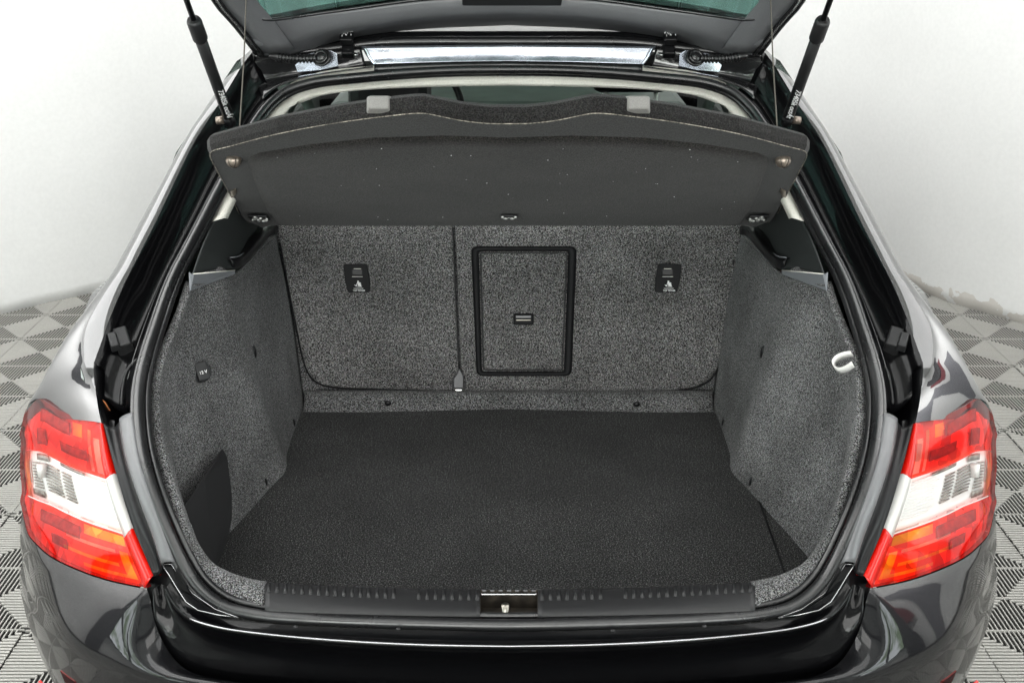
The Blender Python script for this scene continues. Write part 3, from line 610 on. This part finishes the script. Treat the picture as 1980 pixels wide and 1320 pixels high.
# ---- tailgate, raised
tg = empty('tailgate', (0, 1.08, 1.42)); tg.parent = car
def tlink(name, me, m, **k):
    o = link(name, me, m, tg, **k); o.matrix_parent_inverse = Matrix.Translation(-tg.location); return o
tb = full(cr(C([(497, 104, 1.02), (530, 108, 1.05), (562, 105, 1.07), (600, 95, 1.09), (660, 77, 1.15), (727, 65, 1.18), (827, 55, 1.20), (983, 48, 1.21)]), 40))
tcr = full(cr(C([(478, 62, .985), (505, 74, .99), (535, 72, 1.00), (600, 60, 1.015), (660, 50, 1.03), (827, 26, 1.06), (983, 19, 1.065)]), 40))
tw = full(cr(C([(455, 18, .95), (500, 34, .955), (520, 38, .957), (560, 34, .99), (660, 20, 1.022), (827, -2, 1.055), (983, -8, 1.062)]), 40))
t2 = [p + V((-.012 * (1 if p.x < 0 else -1) * 0, -.012, .012)) for p in tw]
# rows on toward the free end, round the window opening
out_l = cr(C([(497, 104, 1.02), (455, 50, .965), (413, 0, .91)]) + [V((-.60, .75, 1.62)), V((-.62, .5, 1.86)), V((-.60, .2, 2.12))], 40)
rr_ = dense_rows([tb, [a.lerp(b, .8) + V((0, -.004, -.004)) for a, b in zip(tb, tcr)], tcr, tw], 20)
tlink('trim_panel', grid(rr_), M_trim, solid=.003)
for s in (1, -1):
    sd = [mir(p, s) for p in out_l]; inn = [V((p.x + .055 * s + 0 * p.y, p.y - .004, p.z + .004)) if True else p for p in sd]
    tlink('trim_side', grid([[p + V((.012 * s, -.002, .002)) for p in sd], [p + V((.05 * s, -.010, .004)) for p in sd], [p + V((.085 * s, -.004, .010)) for p in sd]]), M_trim, solid=.003)
    tlink('gate_edge', tube_mesh(sd, .006, 8), M_paint); tlink('gate_edge', tube_mesh([p + V((.013 * s, -.002, -.002)) for p in sd], .004, 8), M_paint)
    tlink('gate_edge_glint', tube_mesh([p + V((.0065 * s, -.006, -.002)) for p in sd], .0012, 6), M_metal)
    # corner filler between the side and the lower trim
end = [V((x, .2, 2.12)) for x in (-.52, -.3, 0, .3, .52)]
tlink('end_trim', grid([[V((x, .45, 1.93)) for x in (-.56, -.3, 0, .3, .56)], [V((x, .32, 2.02)) for x in (-.56, -.3, 0, .3, .56)], [V((x, .10, 2.16)) for x in (-.56, -.3, 0, .3, .56)]]), M_trim, solid=.02)
n_ = V((0, -.72, -.69))
wn = [p + V((0, .002, .006)) for p in tw]
tlink('rear_window', grid([wn, [V((p.x * 1.0, p.y - .25, p.z + .25)) for p in wn], [V((p.x, .42, 1.95)) for p in wn]]), M_glass, solid=.004)
tube_w = [p + V((0, -.003, .0)) for p in tw]; tlink('window_seal', tube_mesh(tube_w, .004, 6), M_rubber)
tlink('outer_skin', grid([[p + V((0, .012, .03)) for p in tb], [p + V((0, .0, .05)) for p in tcr]]), M_paint, solid=.003)
box_c = at(990, 0, y=.99); o = box('brake_light_cover', box_c, (.215, .03, .012), M_plast, tg, rot=Matrix.Rotation(R(-40), 3, 'X'), bev=.003); o.matrix_parent_inverse = Matrix.Translation(-tg.location)

# ---- gas struts with white marker writing
for s, word in ((1, '73405k octÁí'), (-1, '73405k octÁt')):
    lo = mir(at(444, 232, y=.86), s); hi = mir(at(374, 38, y=.68), s); dr = (hi - lo).normalized(); tp = hi + dr * .34
    st = tube('gas_strut', [lo + dr * .012, hi], .0115, M_plast, car, sides=16)
    tube('collar', [hi - dr * .055, hi - dr * .05, hi - dr * .006, hi], [.0115, .0145, .0145, .012], M_plast, st, sides=16)
    tube('piston_rod', [hi, tp], .0055, M_plast_d, st, sides=10)
    tube('strut_socket', [lo - dr * .012, lo + dr * .012], .012, M_plast_d, st, sides=12)
    tube('ball_joint', [lo + V((-.028 * s, 0, -.002)), lo + V((-.012 * s, 0, 0))], .0085, M_peg, st, sides=12)
    vd = (EYE - lo).normalized(); nn = (vd - dr * vd.dot(dr)).normalized()
    y_ = nn.cross(-dr); F3 = Matrix((-dr, nn.cross(-dr), nn)).transposed()
    L_ = (hi - lo).length
    text('handwriting', word, lo + dr * (L_ * .215) + nn * .0116 + y_ * (.002 if s == 1 else .002), F3, .0155, M_white, st, bold=.0002, shear=.15)

# ---- seat backs (two), hatch, tether covers
SP0 = V((0, .955, .545)); SN = V((0, -math.cos(R(20.5)), math.sin(R(20.5))))
def sp(px, py, off=0): return on(px, py, SP0 + SN * off, SN)
def curve_outline(pts, n): return lin(cr([sp(*p) for p in pts], n), n)
lft = [sp(533, 420), sp(541, 470), sp(549, 510), sp(561, 575), sp(573, 635), sp(582, 680), sp(591, 712), sp(603, 732), sp(622, 744), sp(650, 749), sp(720, 752), sp(884, 756), sp(888, 740), sp(882, 600), sp(878, 500), sp(874, 420)]
sb = slab('seat_back', lft[::-1], SN, .05, M_seat, car, bev=.007)
rgt = [sp(878, 420), sp(882, 500), sp(886, 600), sp(892, 756), sp(1100, 757), sp(1300, 755), sp(1345, 748), sp(1372, 735), sp(1388, 712), sp(1398, 680), sp(1410, 620), sp(1424, 550), sp(1434, 480), sp(1441, 420)]
sb2 = slab('seat_back', rgt[::-1], SN, .05, M_seat, car, bev=.007)
slab('seat_surround', [V((x, .955 + (z - .545) * math.tan(R(20.5)) + .024, z)) for x, z in ((-.64, .42), (.64, .42), (.64, .95), (-.64, .95))], SN, .02, M_carpet, car, bev=0)
seat_gap = [(541, 470), (549, 510), (561, 575), (573, 635), (582, 680), (591, 712), (603, 732), (622, 744), (650, 749.5), (720, 752.5), (884, 757), (1100, 758), (1300, 756), (1345, 749), (1372, 736), (1388, 713), (1398, 681), (1410, 620), (1424, 550), (1434, 480)]
tube('seat_gap_shade', cr([sp(x, y, -.001) for x, y in seat_gap], 120), .0021, M_tether, car, sides=6)  # black tube drawn in place of the shadow gap round the seat backs
def rrect(pts, r, k=5):                 # polygon with rounded corners
    out = []
    for i, p in enumerate(pts):
        a, b = pts[i - 1], pts[(i + 1) % len(pts)]; da, db = (a - p).normalized(), (b - p).normalized()
        for j in range(k + 1):
            t = j / k; q0 = p + da * r; q1 = p + db * r; out.append(q0 * (1 - t) ** 2 + p * 2 * t * (1 - t) + q1 * t * t)
    return out
hatch = empty('ski_hatch', sp(1012, 600)); hatch.parent = car
def hl(o): o.matrix_parent_inverse = Matrix.Translation(-hatch.location); return o
outq = rrect([sp(910, 476), sp(1116, 476), sp(1106, 727), sp(921, 727)], .017); inq = rrect([sp(926, 486), sp(1099, 486), sp(1090, 718), sp(932, 718)], .008)
fr_rows = [[p - SN * .004 for p in outq], [p + SN * .0085 for p in [a.lerp(b, .12) for a, b in zip(outq, inq)]], [p + SN * .0105 for p in [a.lerp(b, .5) for a, b in zip(outq, inq)]], [p + SN * .008 for p in [a.lerp(b, .92) for a, b in zip(outq, inq)]], [p - SN * .001 for p in inq]]
hl(link('hatch_frame', grid(fr_rows, close_u=True), M_tether, hatch))
hl(link('hatch_bead', tube_mesh([p + SN * .003 for p in rrect([sp(929, 489), sp(1096, 489), sp(1087, 715), sp(935, 715)], .007)], .0018, 6, True), M_plast, hatch))
hl(slab('hatch_door', rrect([sp(932, 490, .0035), sp(1094, 490, .0035), sp(1085, 713, .0035), sp(937, 713, .0035)], .006)[::-1], SN, .003, M_seat, hatch, bev=.001))
FS = frame(SN)
hc = sp(1012, 617, .006); hl(box('hatch_handle', hc, (.050, .028, .010), M_tether, hatch, rot=FS, bev=.003))
hl(box('handle_bar', hc + FS @ V((0, .006, .006)), (.037, .006, .004), M_satin, hatch, rot=FS, bev=.001)); hl(box('handle_bar', hc + FS @ V((0, -.002, .0055)), (.036, .0022, .003), M_steel, hatch, rot=FS, bev=.0005))
for s, px in ((1, 690), (-1, 1292)):
    k = 1 if s == 1 else -1
    q = [sp(px - 26 * k, 511), sp(px + 20 * k, 510), sp(px + 25 * k, 540), sp(px + 26 * k, 565), sp(px - 16 * k, 566), sp(px - 22 * k, 545)]
    if k == -1: q = q[::-1]
    tc_ = slab('tether_cover', [p + SN * .006 for p in rrect(q, .005, 3)][::-1], SN, .009, M_tether, car, bev=.002)
    x0 = px + 1 * k
    ps = lambda a, b, o_=.0065: sp(a, b, o_)
    box('tether_flap', ps(x0, 526), (.026, .0145, .003), M_plast_d, tc_, rot=FS, bev=.001)
    for yy_, w_ in ((519.6, .018), (534.8, .026)): box('slot_edge', ps(x0, yy_, .008), (w_, .0011, .0008), M_cream, tc_, rot=FS, bev=0)
    # child seat and anchor pictogram
    im = bmesh.new(); e0 = ps(x0 + 1, 549, .0066)
    for (a, b, w_, h_, ro) in ((.0035, -.0005, .005, .009, -25), (.0065, -.0035, .003, .006, 0), (.0045, -.0062, .011, .0012, 0), (.001, .003, .0035, .008, 12), (-.0025, -.0005, .0016, .010, -22), (-.0045, -.0048, .005, .0016, -20), (-.0068, -.0032, .0014, .004, 25), (.0005, .0072, .004, .0014, 0)):
        boxm(im, e0 + FS @ V((a, b, 0)), (w_, h_, .0006), rot=FS @ Matrix.Rotation(R(ro), 3, 'Z'))
    link('pictogram', bm_mesh(im, 'pictogram'), M_white, tc_, smooth=False)
    box('label_line', ps(x0 + 2, 557.6, .0068), (.024, .0011, .0006), M_white, tc_, rot=FS, bev=0)
    text('lettering', 'TOP TETHER', ps(x0 + 3, 562, .0068), FS, .0052, M_white, tc_, bold=.00012)
# buckle at the foot of the split, screw heads along the seam
bq = [sp(888, 712, .02), sp(893, 722, .02), sp(896, 728, .02), sp(896, 750, .02), sp(877, 750, .02), sp(877, 732, .02), sp(885, 722, .02)]
slab('belt_buckle', bq, SN, .016, mat('buckle_grey', (.14, .14, .145), .5, grain=.1), car, bev=.002)
box('buckle_clip', sp(887, 753.5, .018), (.016, .004, .01), M_metal, car, rot=FS, bev=.001)
for dx in (-12, 12): box('buckle_clip', sp(887 + dx, 744, .01), (.003, .022, .012), M_plast_d, car, rot=FS, bev=.001)
tube('seam_cord', cr([sp(876, 440, .002), sp(881, 560, .002), sp(886, 660, .002), sp(888, 715, .004)], 20), .0016, M_plast_d, car, sides=6)

# ---- carpeted step in front of the seats
FZ = .515
s0 = full(cr(C([(588, 757, .955), (700, 756, .953), (983, 757, .952)]), 24)); s1 = full(cr(C([(589, 768, .935), (700, 765, .932), (983, 764, .932)]), 24)); s2 = full(cr([at(586, 794, z=FZ), at(677, 795, z=FZ), at(983, 789, z=FZ)], 24))
stp = loft('boot_step', [[p + V((0, .03, -.02)) for p in s0], [p + V((0, 0, .0)) for p in s0], s1, s2, [p + V((0, -.03, -.005)) for p in s2]], 80, M_carpet, car, k=16, solid=.004)
for px, py in ((750, 780.5), (1231, 782.5)):
    ball('rivet', at(px, py, y=.913) + V((0, -.001, .002)), .0085, M_plast_d, stp, sc=(1, .5, .8), seg=12)
for px in (735, 1250):
    tube('step_seam', [at(px, 760, y=.942) + V((0, -.002, .002)), at(px, 791, y=.908) + V((0, -.001, .002))], .0012, M_plast_d, stp, sides=5)

# ---- side linings
def yseat(z): return .955 + (z - .545) * math.tan(R(20.5))
def wx(y, z):                           # inner face of the left lining
    t = (z - FZ) / .40; t = max(-.3, t)
    x = -(.503 + .072 * t)
    a = sm(.66, .22, y); x -= a * (.080 + .02 * max(0, t) - .05 * max(0, t - .6))
    x += .012 * math.exp(-((y - .62) / .05) ** 2) * (1 - .5 * t)
    return x + .004 * math.sin(7 * y + 9 * z)
EP = [(370, 546), (353, 600), (336, 640), (318, 683), (306, 727), (303, 773), (307, 840), (322, 905), (343, 980), (362, 1035)]
zc_ = [(at(448, 512, y=.70).y, at(448, 512, y=.70).z), (.92, at(503, 462, y=.92).z), (1.08, at(533, 436, y=1.08).z)]
def zcap(y): return 9 if y < .62 else tab(zc_, y) - .028 + .05 * (1 - sm(.62, .70, y))
for s in (1, -1):
    E = cr([at(a, b, y=sy(b) + .03) for a, b in EP], 34)
    rows = []
    for i, e in enumerate(E):
        z = e.z; row = [e + V((-.012, .004, 0)), e + V((.003, .003, .0))]
        ztop = z + (.0 if i else 0)
        yb = yseat(z)
        for k in range(1, 43):
            u = k / 42; y = e.y + (yb + .01 - e.y) * u; zz = z
            zz = min(z, zcap(y)); x = wx(y, zz); f = sm(0, .22, u); row.append(V((e.x * (1 - f) + x * f, y, zz)))
        rows.append(row)
    # below the opening, down to the well beside the mat
    last = rows[-1]
    for q in range(1, 12):
        z = last[0].z - (last[0].z - .44) * q / 11; row = []
        for k, p in enumerate(last):
            y = p.y; yb = yseat(z) ; u = max(0, (k - 1) / 42); y = last[1].y + (yb + .01 - last[1].y) * u
            x = wx(y, z); f = sm(0, .22, u); row.append(V(((last[1].x + .006 * q / 11) * (1 - f) + x * f, y, z)))
        rows.append(row)
    lin_ = link('side_lining', grid([[mir(p, s) for p in r] for r in rows]), M_carpet, car, solid=.004)
    # rising part of the lining up to the ledge
    tp_ = [rows[0][k] for k in range(1, 44)]
    ed = cr([at(371, 552, y=.47), at(410, 548, y=.56), at(456, 530, y=.69), at(492, 490, y=.875), at(530, 446, y=1.085)], 43)
    link('side_lining', grid([[mir(p, s) for p in tp_], [mir(a.lerp(b, .5), s) for a, b in zip(tp_, ed)], [mir(p, s) for p in ed]]), M_carpet, car, solid=.004)
    # clips and pulls pressed in the felt
    for px, py, x_, h_ in ((490, 681, None, .017), (567, 817, None, .011), (513, 931, None, .011), (547, 507, None, .008)):
        r_ = ray(px, py); k_ = 1.4
        for _ in range(400):
            p = EYE + r_ * k_
            if p.x < wx(p.y, p.z) or p.y > yseat(p.z): break
            k_ += .004
        ball('trim_clip', mir(p + V((.002, -.003, 0)), s), h_, M_plast_d, lin_, sc=(.35, .4, 1), seg=10)
    # black ledge that carries the shelf, with its pale end piece
    otl = cr([at(372, 531, y=.52), at(390, 480, y=.60), at(413, 428, y=.69), at(440, 372, y=.80)], 20)
    l1 = cr([at(449, 518, y=.69), at(461, 490, y=.775), at(478, 455, y=.91), at(494, 430, y=1.04)], 20)
    ri = cr([at(448, 512, y=.70), at(470, 500, y=.755), at(503, 462, y=.92), at(533, 436, y=1.08)], 20)
    lg = loft('side_ledge', [[mir(p, s) for p in c_] for c_ in (otl, [a.lerp(b, .5) + V((0, -.003, .004)) for a, b in zip(otl, l1)], [a.lerp(b, .93) for a, b in zip(otl, l1)], [p + V((.004, .004, -.006)) for p in l1], [a.lerp(b, .6) + V((0, .003, -.010)) for a, b in zip(l1, ri)], ri)], 30, M_ledge, car, k=26, solid=.003)
    rp = cr([at(447, 505, y=.69), at(461, 503, y=.72), at(472, 496, y=.77), at(503, 461, y=.91), at(521, 442, y=1.03), at(534, 440, y=1.07)], 24)
    loft('ledge_rail', [[mir(p + V((-.022, .012, .002)), s) for p in rp], [mir(p + V((0, -.001, .003)), s) for p in rp], [mir(p + V((.0, .0, -.018)), s) for p in rp]], 30, M_plast_d, lg, k=8, solid=.003)
    tube('rail_glint', [mir(p + V((0, -.003, .009)), s) for p in rp[:6]], .0014, M_ledge_l, lg, sides=6)
    eq = [at(369, 529, y=.50), at(371, 532, y=.498), at(377, 533.5, y=.50), at(456, 526, y=.675), at(457, 533, y=.665), at(371, 565, y=.47)]
    eq = [mir(p + V((0, -.006, .006)), s) for p in eq]
    slab('ledge_end', eq if s == -1 else eq[::-1], mir(V((.5, -.75, .45)), s), .008, M_ledge_l, lg, bev=.0015)
    tube('ledge_end_edge', eq[2:4], .0012, M_cream, lg, sides=6)
    # felt corner beside the sill
    c0 = C([(338, 1000, .105), (352, 1040, .085), (372, 1090, .063), (400, 1128, .04), (440, 1150, .02), (512, 1161, .006)])
    c1 = C([(356, 1000, .12), (372, 1040, .105), (402, 1082, .088), (440, 1106, .07), (470, 1117, .062), (514, 1126, .055)])
    c0 = cr(c0, 24); c1 = cr(c1, 24)
    cn = loft('felt_corner', [[mir(p, s) for p in c_] for c_ in ([p + V((-.002, -.006, -.006)) for p in c0], c0, c1, [p + V((.006, .012, -.03)) for p in c1], [V((p.x, p.y + .02, .44)) for p in c1])], 30, M_carpet, car, k=18, solid=.004)
    # floor of the side well
    link('side_well', grid([[mir(V((-.66, .02, .503)), s), mir(V((-.40, .02, .503)), s)], [mir(V((-.66, 1.0, .503)), s), mir(V((-.40, 1.0, .503)), s)]]), M_mat, car, solid=.004)

# socket, pocket panel, strap
def hit(px, py, side=1):
    r_ = ray(px, py); k_ = 1.3
    while k_ < 3:
        p = EYE + r_ * k_
        if abs(p.x) > abs(wx(p.y, p.z)): return p
        k_ += .002
    return p
pc = hit(386, 719); FN = frame((.55, -.68, .45)); pc = pc + V((.006, -.008, .004))
ring = [pc + FN @ V((.021 * math.cos(t * math.pi / 14), .020 * math.sin(t * math.pi / 14), 0)) for t in range(28)]
sock = slab('power_socket', ring, FN @ V((0, 0, 1)), .008, M_plast_d, car, bev=.0015)
box('socket_flap', pc + FN @ V((.001, .001, .003)), (.023, .036, .005), M_plast, sock, rot=FN, bev=.002)
text('lettering', '12 V', pc + FN @ V((.001, -.002, .0066)), FN, .0085, M_white, sock, bold=.0001)
pk = [at(432, 868, x=-.552), at(440, 882, x=-.55), at(450, 960, x=-.535), at(450, 1000, x=-.53), at(444, 1030, x=-.53), at(430, 1075, x=-.53), at(418, 1095, x=-.53), at(395, 1085, x=-.545), at(368, 1040, x=-.56), at(353, 985, x=-.575), at(396, 922, x=-.562)]
slab('pocket_panel', pk, (.9, -.35, .2), .006, mat('pocket_black', (.008, .008, .009), .75, grain=.25, gscale=700), car, bev=.003)
st_p = cr([mir(at(983 * 2 - x, y, y=yy2), -1) for x, y, yy2 in ((1648, 684, .345), (1634, 686, .35), (1620, 692, .352), (1613, 700, .35), (1615, 711, .34), (1625, 716, .325), (1638, 712, .315), (1650, 704, .31))], 28)
rws = [[p + V((-.005, -.003, .0065)) for p in st_p], [p + V((.004, .003, -.0065)) for p in st_p]]
link('strap_loop', grid(rws), mat('white_webbing', (.82, .81, .78), .8, grain=.08, gscale=900), car, solid=.002)

# ---- sill trim with ribs, latch recess and striker
def sill(px): 
    f = abs(px - 983) / 480; return [at(px, 1141 - 15 * f * f, y=.055), at(px, 1143.5 - 15 * f * f, y=.047), at(px, 1160 - 17 * f * f, y=.020), at(px, 1187 - 14 * f * f, y=-.012), at(px, 1196 - 10 * f * f, y=-.016)]
sillo = None
for x0, x1 in ((512, 928), (1040, 1460)):
    cols = [sill(x0 + (x1 - x0) * i / 40) for i in range(41)]
    rows = [[c[0] + V((0, .012, -.05)) for c in cols]] + [[c[k] for c in cols] for k in range(5)]
    o = link('sill_trim', grid(dense_rows(rows, 20)), M_plast, car, solid=.002); sillo = sillo or o
    x = x0 + 8
    while x < x1 - 4:
        a = sill(x); skip = abs(x - 781) < 18 or abs(x - 1184) < 18
        if not skip:
            q = [a[1] + V((0, .003, .0005)), a[1].lerp(a[2], .5) + V((0, 0, .0016)), a[2] + V((0, -.002, .0006))]
            tube('rib', q, [.0022, .0032, .0036], M_plast, o, sides=6)
        x += 16.1
for px in (781, 1184):
    b = sill(px); F3 = frame((b[1] - b[2]).cross(V((1, 0, 0))) * -1)
    tr = [at(px - 11, 1150, y=.036), at(px + 11, 1150, y=.036), at(px + 5, 1141.5, y=.05)]
    tube('arrow_mark', [p + V((0, 0, .0028)) for p in tr], .0009, M_satin, sillo, sides=5, closed=True)
ra = [sill(928), sill(1040)]
mid = sill(984)
rc = bmesh.new()
def quad(b, pts): b.faces.new([b.verts.new(p) for p in pts])
tl_, tr_ = sill(928), sill(1040); dp = V((0, .004, -.032))
back_t = [tl_[1].lerp(tl_[2], .35), tr_[1].lerp(tr_[2], .35)]; back_b = [back_t[0] + V((0, .002, -.028)), back_t[1] + V((0, .002, -.028))]; fb = [tl_[4] + V((0, 0, -.008)), tr_[4] + V((0, 0, -.008))]
quad(rc, [back_t[0], back_t[1], back_b[1], back_b[0]]); quad(rc, [back_b[0], back_b[1], fb[1], fb[0]])
quad(rc, [tl_[2], back_t[0], back_b[0], fb[0], tl_[4]]); quad(rc, [tr_[4], fb[1], back_b[1], back_t[1], tr_[2]])
quad(rc, [tl_[0] + V((0, .012, -.05)), tr_[0] + V((0, .012, -.05)), tr_[0], tl_[0]]); quad(rc, [tl_[0], tr_[0], back_t[1], back_t[0]])
rec = link('latch_recess', bm_mesh(rc, 'recess'), mat('grimy_recess', (.025, .02, .015), .5, var=.7, vscale=60), car, smooth=False, solid=.002)
box('recess_edge', (back_t[0] + back_t[1]) / 2 + V((0, -.001, .0015)), ((back_t[1] - back_t[0]).length - .004, .004, .004), M_metal, rec, bev=.0012)
for i in range(7):
    p = back_t[0].lerp(back_t[1], .07 + .86 * i / 6); box('rib_end', p + V((0, .008, .002)), (.007, .003, .002), M_satin, rec, bev=.0008)
tube('latch_striker', [at(977, 1168, y=.0), at(977, 1168, y=.0) + V((0, -.003, -.03))], .0065, M_steel, rec, sides=12)

# ================================================================ MAT AND SHELF (loose in the car)
ml = [V((wx(y, FZ) - .004, y, FZ)) for y in [.07 + .0428 * k for k in range(20)]]
ml = [p for p in ml if p.y < .90]
mp_ = [at(588, 794, z=FZ), at(677, 795, z=FZ), at(800, 791, z=FZ), at(983, 788.5, z=FZ)]
mp_ = mp_ + [mir(p, -1) for p in mp_[2::-1]] + [mir(p, -1) for p in ml[::-1]] + ml
matbm = bmesh.new(); mo = V((0, .5, FZ))
cen_ = [p - mo for p in mp_]
vs = [matbm.verts.new(p) for p in cen_]; fa = matbm.faces.new(vs); fa.normal_update()
if fa.normal.z < 0: fa.normal_flip()
ex = bmesh.ops.extrude_face_region(matbm, geom=[fa]); bmesh.ops.translate(matbm, verts=[v for v in ex['geom'] if isinstance(v, bmesh.types.BMVert)], vec=(0, 0, -.014))
bmesh.ops.recalc_face_normals(matbm, faces=matbm.faces)
bmat = link('boot_mat', bm_mesh(matbm, 'mat'), M_mat, smooth=False, bev=.003); bmat.location = mo
sm_ = tube('mat_seam', [at(1462, 950, z=FZ) - mo + V((0, 0, .0005)), at(1490, 1030, z=FZ) - mo + V((0, 0, .0005)), at(1518, 1110, z=FZ) - mo + V((0, 0, .0005))], .0022, M_tether, None, sides=5); sm_.parent = bmat
tag(bmat, 'dark charcoal carpet mat lying on the boot floor of the black car', 'mat')

PV = at(983, 437, y=.985); PV.x = 0; ne = at(405, 296, y=.49); sl_d = V((0, ne.y - PV.y, ne.z - PV.z)).normalized(); SU = V((1, 0, 0)).cross(sl_d).normalized()
if SU.y > 0: SU = -SU                   # underside normal, towards the camera and down
if SU.z > 0: pass
shelf = empty('parcel_shelf', PV)
tag(shelf, 'black felt parcel shelf tilted up on cords inside the boot opening', 'parcel shelf')
def sh(o): o.matrix_parent_inverse = Matrix.Translation(-PV); return o
def us(px, py, off=0): return on(px, py, PV + SU * off, SU)
half = [(983, 437), (700, 437), (528, 436), (506, 440), (484, 430), (473, 426), (447, 380), (420, 330), (406, 299), (410, 292), (447, 282), (540, 258), (660, 236), (760, 223), (800, 219), (822, 219), (848, 224), (893, 233), (945, 238.5), (983, 239)]
hp_ = [us(*p) for p in half]; hp_[0].x = 0; hp_[-1].x = 0
outl = hp_ + [mir(p, -1) for p in reversed(hp_[1:-1])]
ndown = SU
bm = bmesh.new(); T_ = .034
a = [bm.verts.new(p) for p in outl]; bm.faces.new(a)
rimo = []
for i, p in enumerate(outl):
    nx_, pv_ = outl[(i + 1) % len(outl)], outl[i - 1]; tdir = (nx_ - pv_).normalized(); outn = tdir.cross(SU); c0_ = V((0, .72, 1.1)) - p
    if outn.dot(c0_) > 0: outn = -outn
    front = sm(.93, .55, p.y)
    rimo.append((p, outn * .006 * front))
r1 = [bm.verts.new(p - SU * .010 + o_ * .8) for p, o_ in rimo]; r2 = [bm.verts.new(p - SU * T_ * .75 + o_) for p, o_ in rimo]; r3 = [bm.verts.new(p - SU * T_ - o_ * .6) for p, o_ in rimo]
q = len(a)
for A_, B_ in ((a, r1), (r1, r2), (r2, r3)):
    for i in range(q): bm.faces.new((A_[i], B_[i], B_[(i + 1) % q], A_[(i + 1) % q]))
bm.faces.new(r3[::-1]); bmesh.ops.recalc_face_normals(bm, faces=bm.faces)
board = sh(link('board', bm_mesh(bm, 'board'), M_rim_shade, shelf, smooth=False, bev=.0015))
edge = [p + SU * .0006 for p in outl[4:len(outl) - 3]]
# frayed pale line along the free edge
sh(tube('binding', cr(edge, 200), .0009, M_edge, shelf, sides=5))
ph = [(983, 433), (560, 433), (533, 431), (515, 405), (500, 375), (487, 340), (478, 313), (482, 303), (500, 295), (600, 279), (720, 266), (860, 262), (983, 266)]
pp = [us(*p) for p in ph]; pp[0].x = pp[-1].x = 0
po = pp + [mir(p, -1) for p in reversed(pp[1:-1])]
ce = sum(po, V()) / len(po)
bm = bmesh.new(); rg = [[bm.verts.new(p.lerp(ce, k) + SU * h) for p in po] for k, h in ((0, -.001), (.015, .004), (.05, .008), (.11, .010), (.5, .012))]
for A_, B_ in zip(rg, rg[1:]):
    for i in range(len(po)): bm.faces.new((A_[i], B_[i], B_[(i + 1) % len(po)], A_[(i + 1) % len(po)]))
bm.faces.new(rg[-1]); bmesh.ops.recalc_face_normals(bm, faces=bm.faces)
sh(link('moulded_panel', bm_mesh(bm, 'panel'), M_shelf, shelf))
FU = frame(SU)
for s in (1, -1):
    pgp = mir(us(452, 310, .004), s); sh(ball('peg', pgp, .0145, M_peg, shelf, sc=(1, 1, 1), rot=FU, seg=18))
    for k in range(6):
        t = k * math.pi / 6
        sh(tube('peg_groove', [pgp + FU @ V((.0147 * math.cos(q_) * math.cos(t), .0147 * math.cos(q_) * math.sin(t), .0147 * math.sin(q_))) for q_ in [i * math.pi / 8 for i in range(0, 5)]], .0006, M_plast_d, shelf, sides=4)) if k % 2 == 0 else None
    pc_ = mir(us(734, 226), s) - SU * .017 - sl_d * -.006
    F4 = Matrix((V((1, 0, 0)), -SU, sl_d)).transposed()
    sh(box('support_pad', mir(us(734, 226), s) - SU * .019 + sl_d * .008, (.044, .030, .016), M_gpad, shelf, rot=F4, bev=.003, taper=.72))
    # pivot bracket: plate, screws and pin
    bc = mir(us(501, 421, .012), s)
    br = sh(box('pivot_bracket', bc, (.042, .042, .006), M_plast_d, shelf, rot=FU, bev=.002))
    random.seed(11)
    for (a_, b_, l_, w_) in ((-.003, .014, .009, .005), (-.006, .004, .004, .004), (.004, .008, .004, .004), (-.002, -.006, .010, .004), (.005, -.012, .005, .005), (.013, .003, .004, .003), (-.011, -.003, .003, .003), (.010, -.006, .003, .005)):
        p = bc + FU @ V((a_ * s * 1.35, b_ * 1.25, .004))
        o = ball('screw', p, .0040, M_bolt, br, sc=(w_ / .004, l_ / .004, .8), rot=FU, seg=10); o.matrix_parent_inverse = Matrix.Translation(-PV) @ Matrix.Translation(V((0, 0, 0)))
        o.matrix_parent_inverse = Matrix()
    sh(tube('pivot_pin', [bc + FU @ V((.006 * s, -.016, .0)), bc + FU @ V((.004 * s, -.034, -.002))], .007, M_plast_d, shelf, sides=10))
    # small torn tab at the side edge
    sh(slab('edge_tab', [mir(us(x, y, .003), s) for x, y in ((446, 371), (456, 366), (458, 372), (452, 383), (447, 380))], SU, .003, M_peg, shelf, bev=.0005))
    # lifting cord
    c0 = mir(us(462, 286), s) - SU * .034; c1 = mir(at(476, -4, y=.74), s)
    sh(tube('lifting_cord', cr([c0, c0.lerp(c1, .5) + V((0, .004, -.004)), c1, c1 + (c1 - c0).normalized() * .25], 12), .0013, mat('cord_grey', (.10, .09, .075), .8), shelf, sides=6))
lc = us(984, 419, .018)
lp_ = sh(box('latch_plate', lc, (.036, .028, .005), M_plast_d, shelf, rot=FU, bev=.002))
for a_, b_ in ((-.014, .010), (.014, .010)): ball('screw', lc + FU @ V((a_, b_, .003)), .0034, M_bolt, lp_, seg=8)
for a_, b_, q_ in ((-.007, -.007, .006), (.007, -.007, .006), (0, .0, .003)): ball('screw', lc + FU @ V((a_, b_, .002)), q_, M_bolt, lp_, sc=(1, .7, .5), rot=FU, seg=12)
# lint caught in the felt
bm = bmesh.new(); random.seed(8)
for k in range(42):
    px, py = random.uniform(520, 1450), random.uniform(285, 425); p = us(px, py, .0128); r0 = random.uniform(.0003, .0009) * (2 if k < 5 else 1)
    boxm(bm, p, (r0 * random.uniform(1, 2.2), r0, r0), rot=FU @ Matrix.Rotation(random.uniform(0, 3), 3, 'Z'))
sh(link('lint', bm_mesh(bm, 'lint'), M_white, shelf, smooth=False, kind='stuff'))
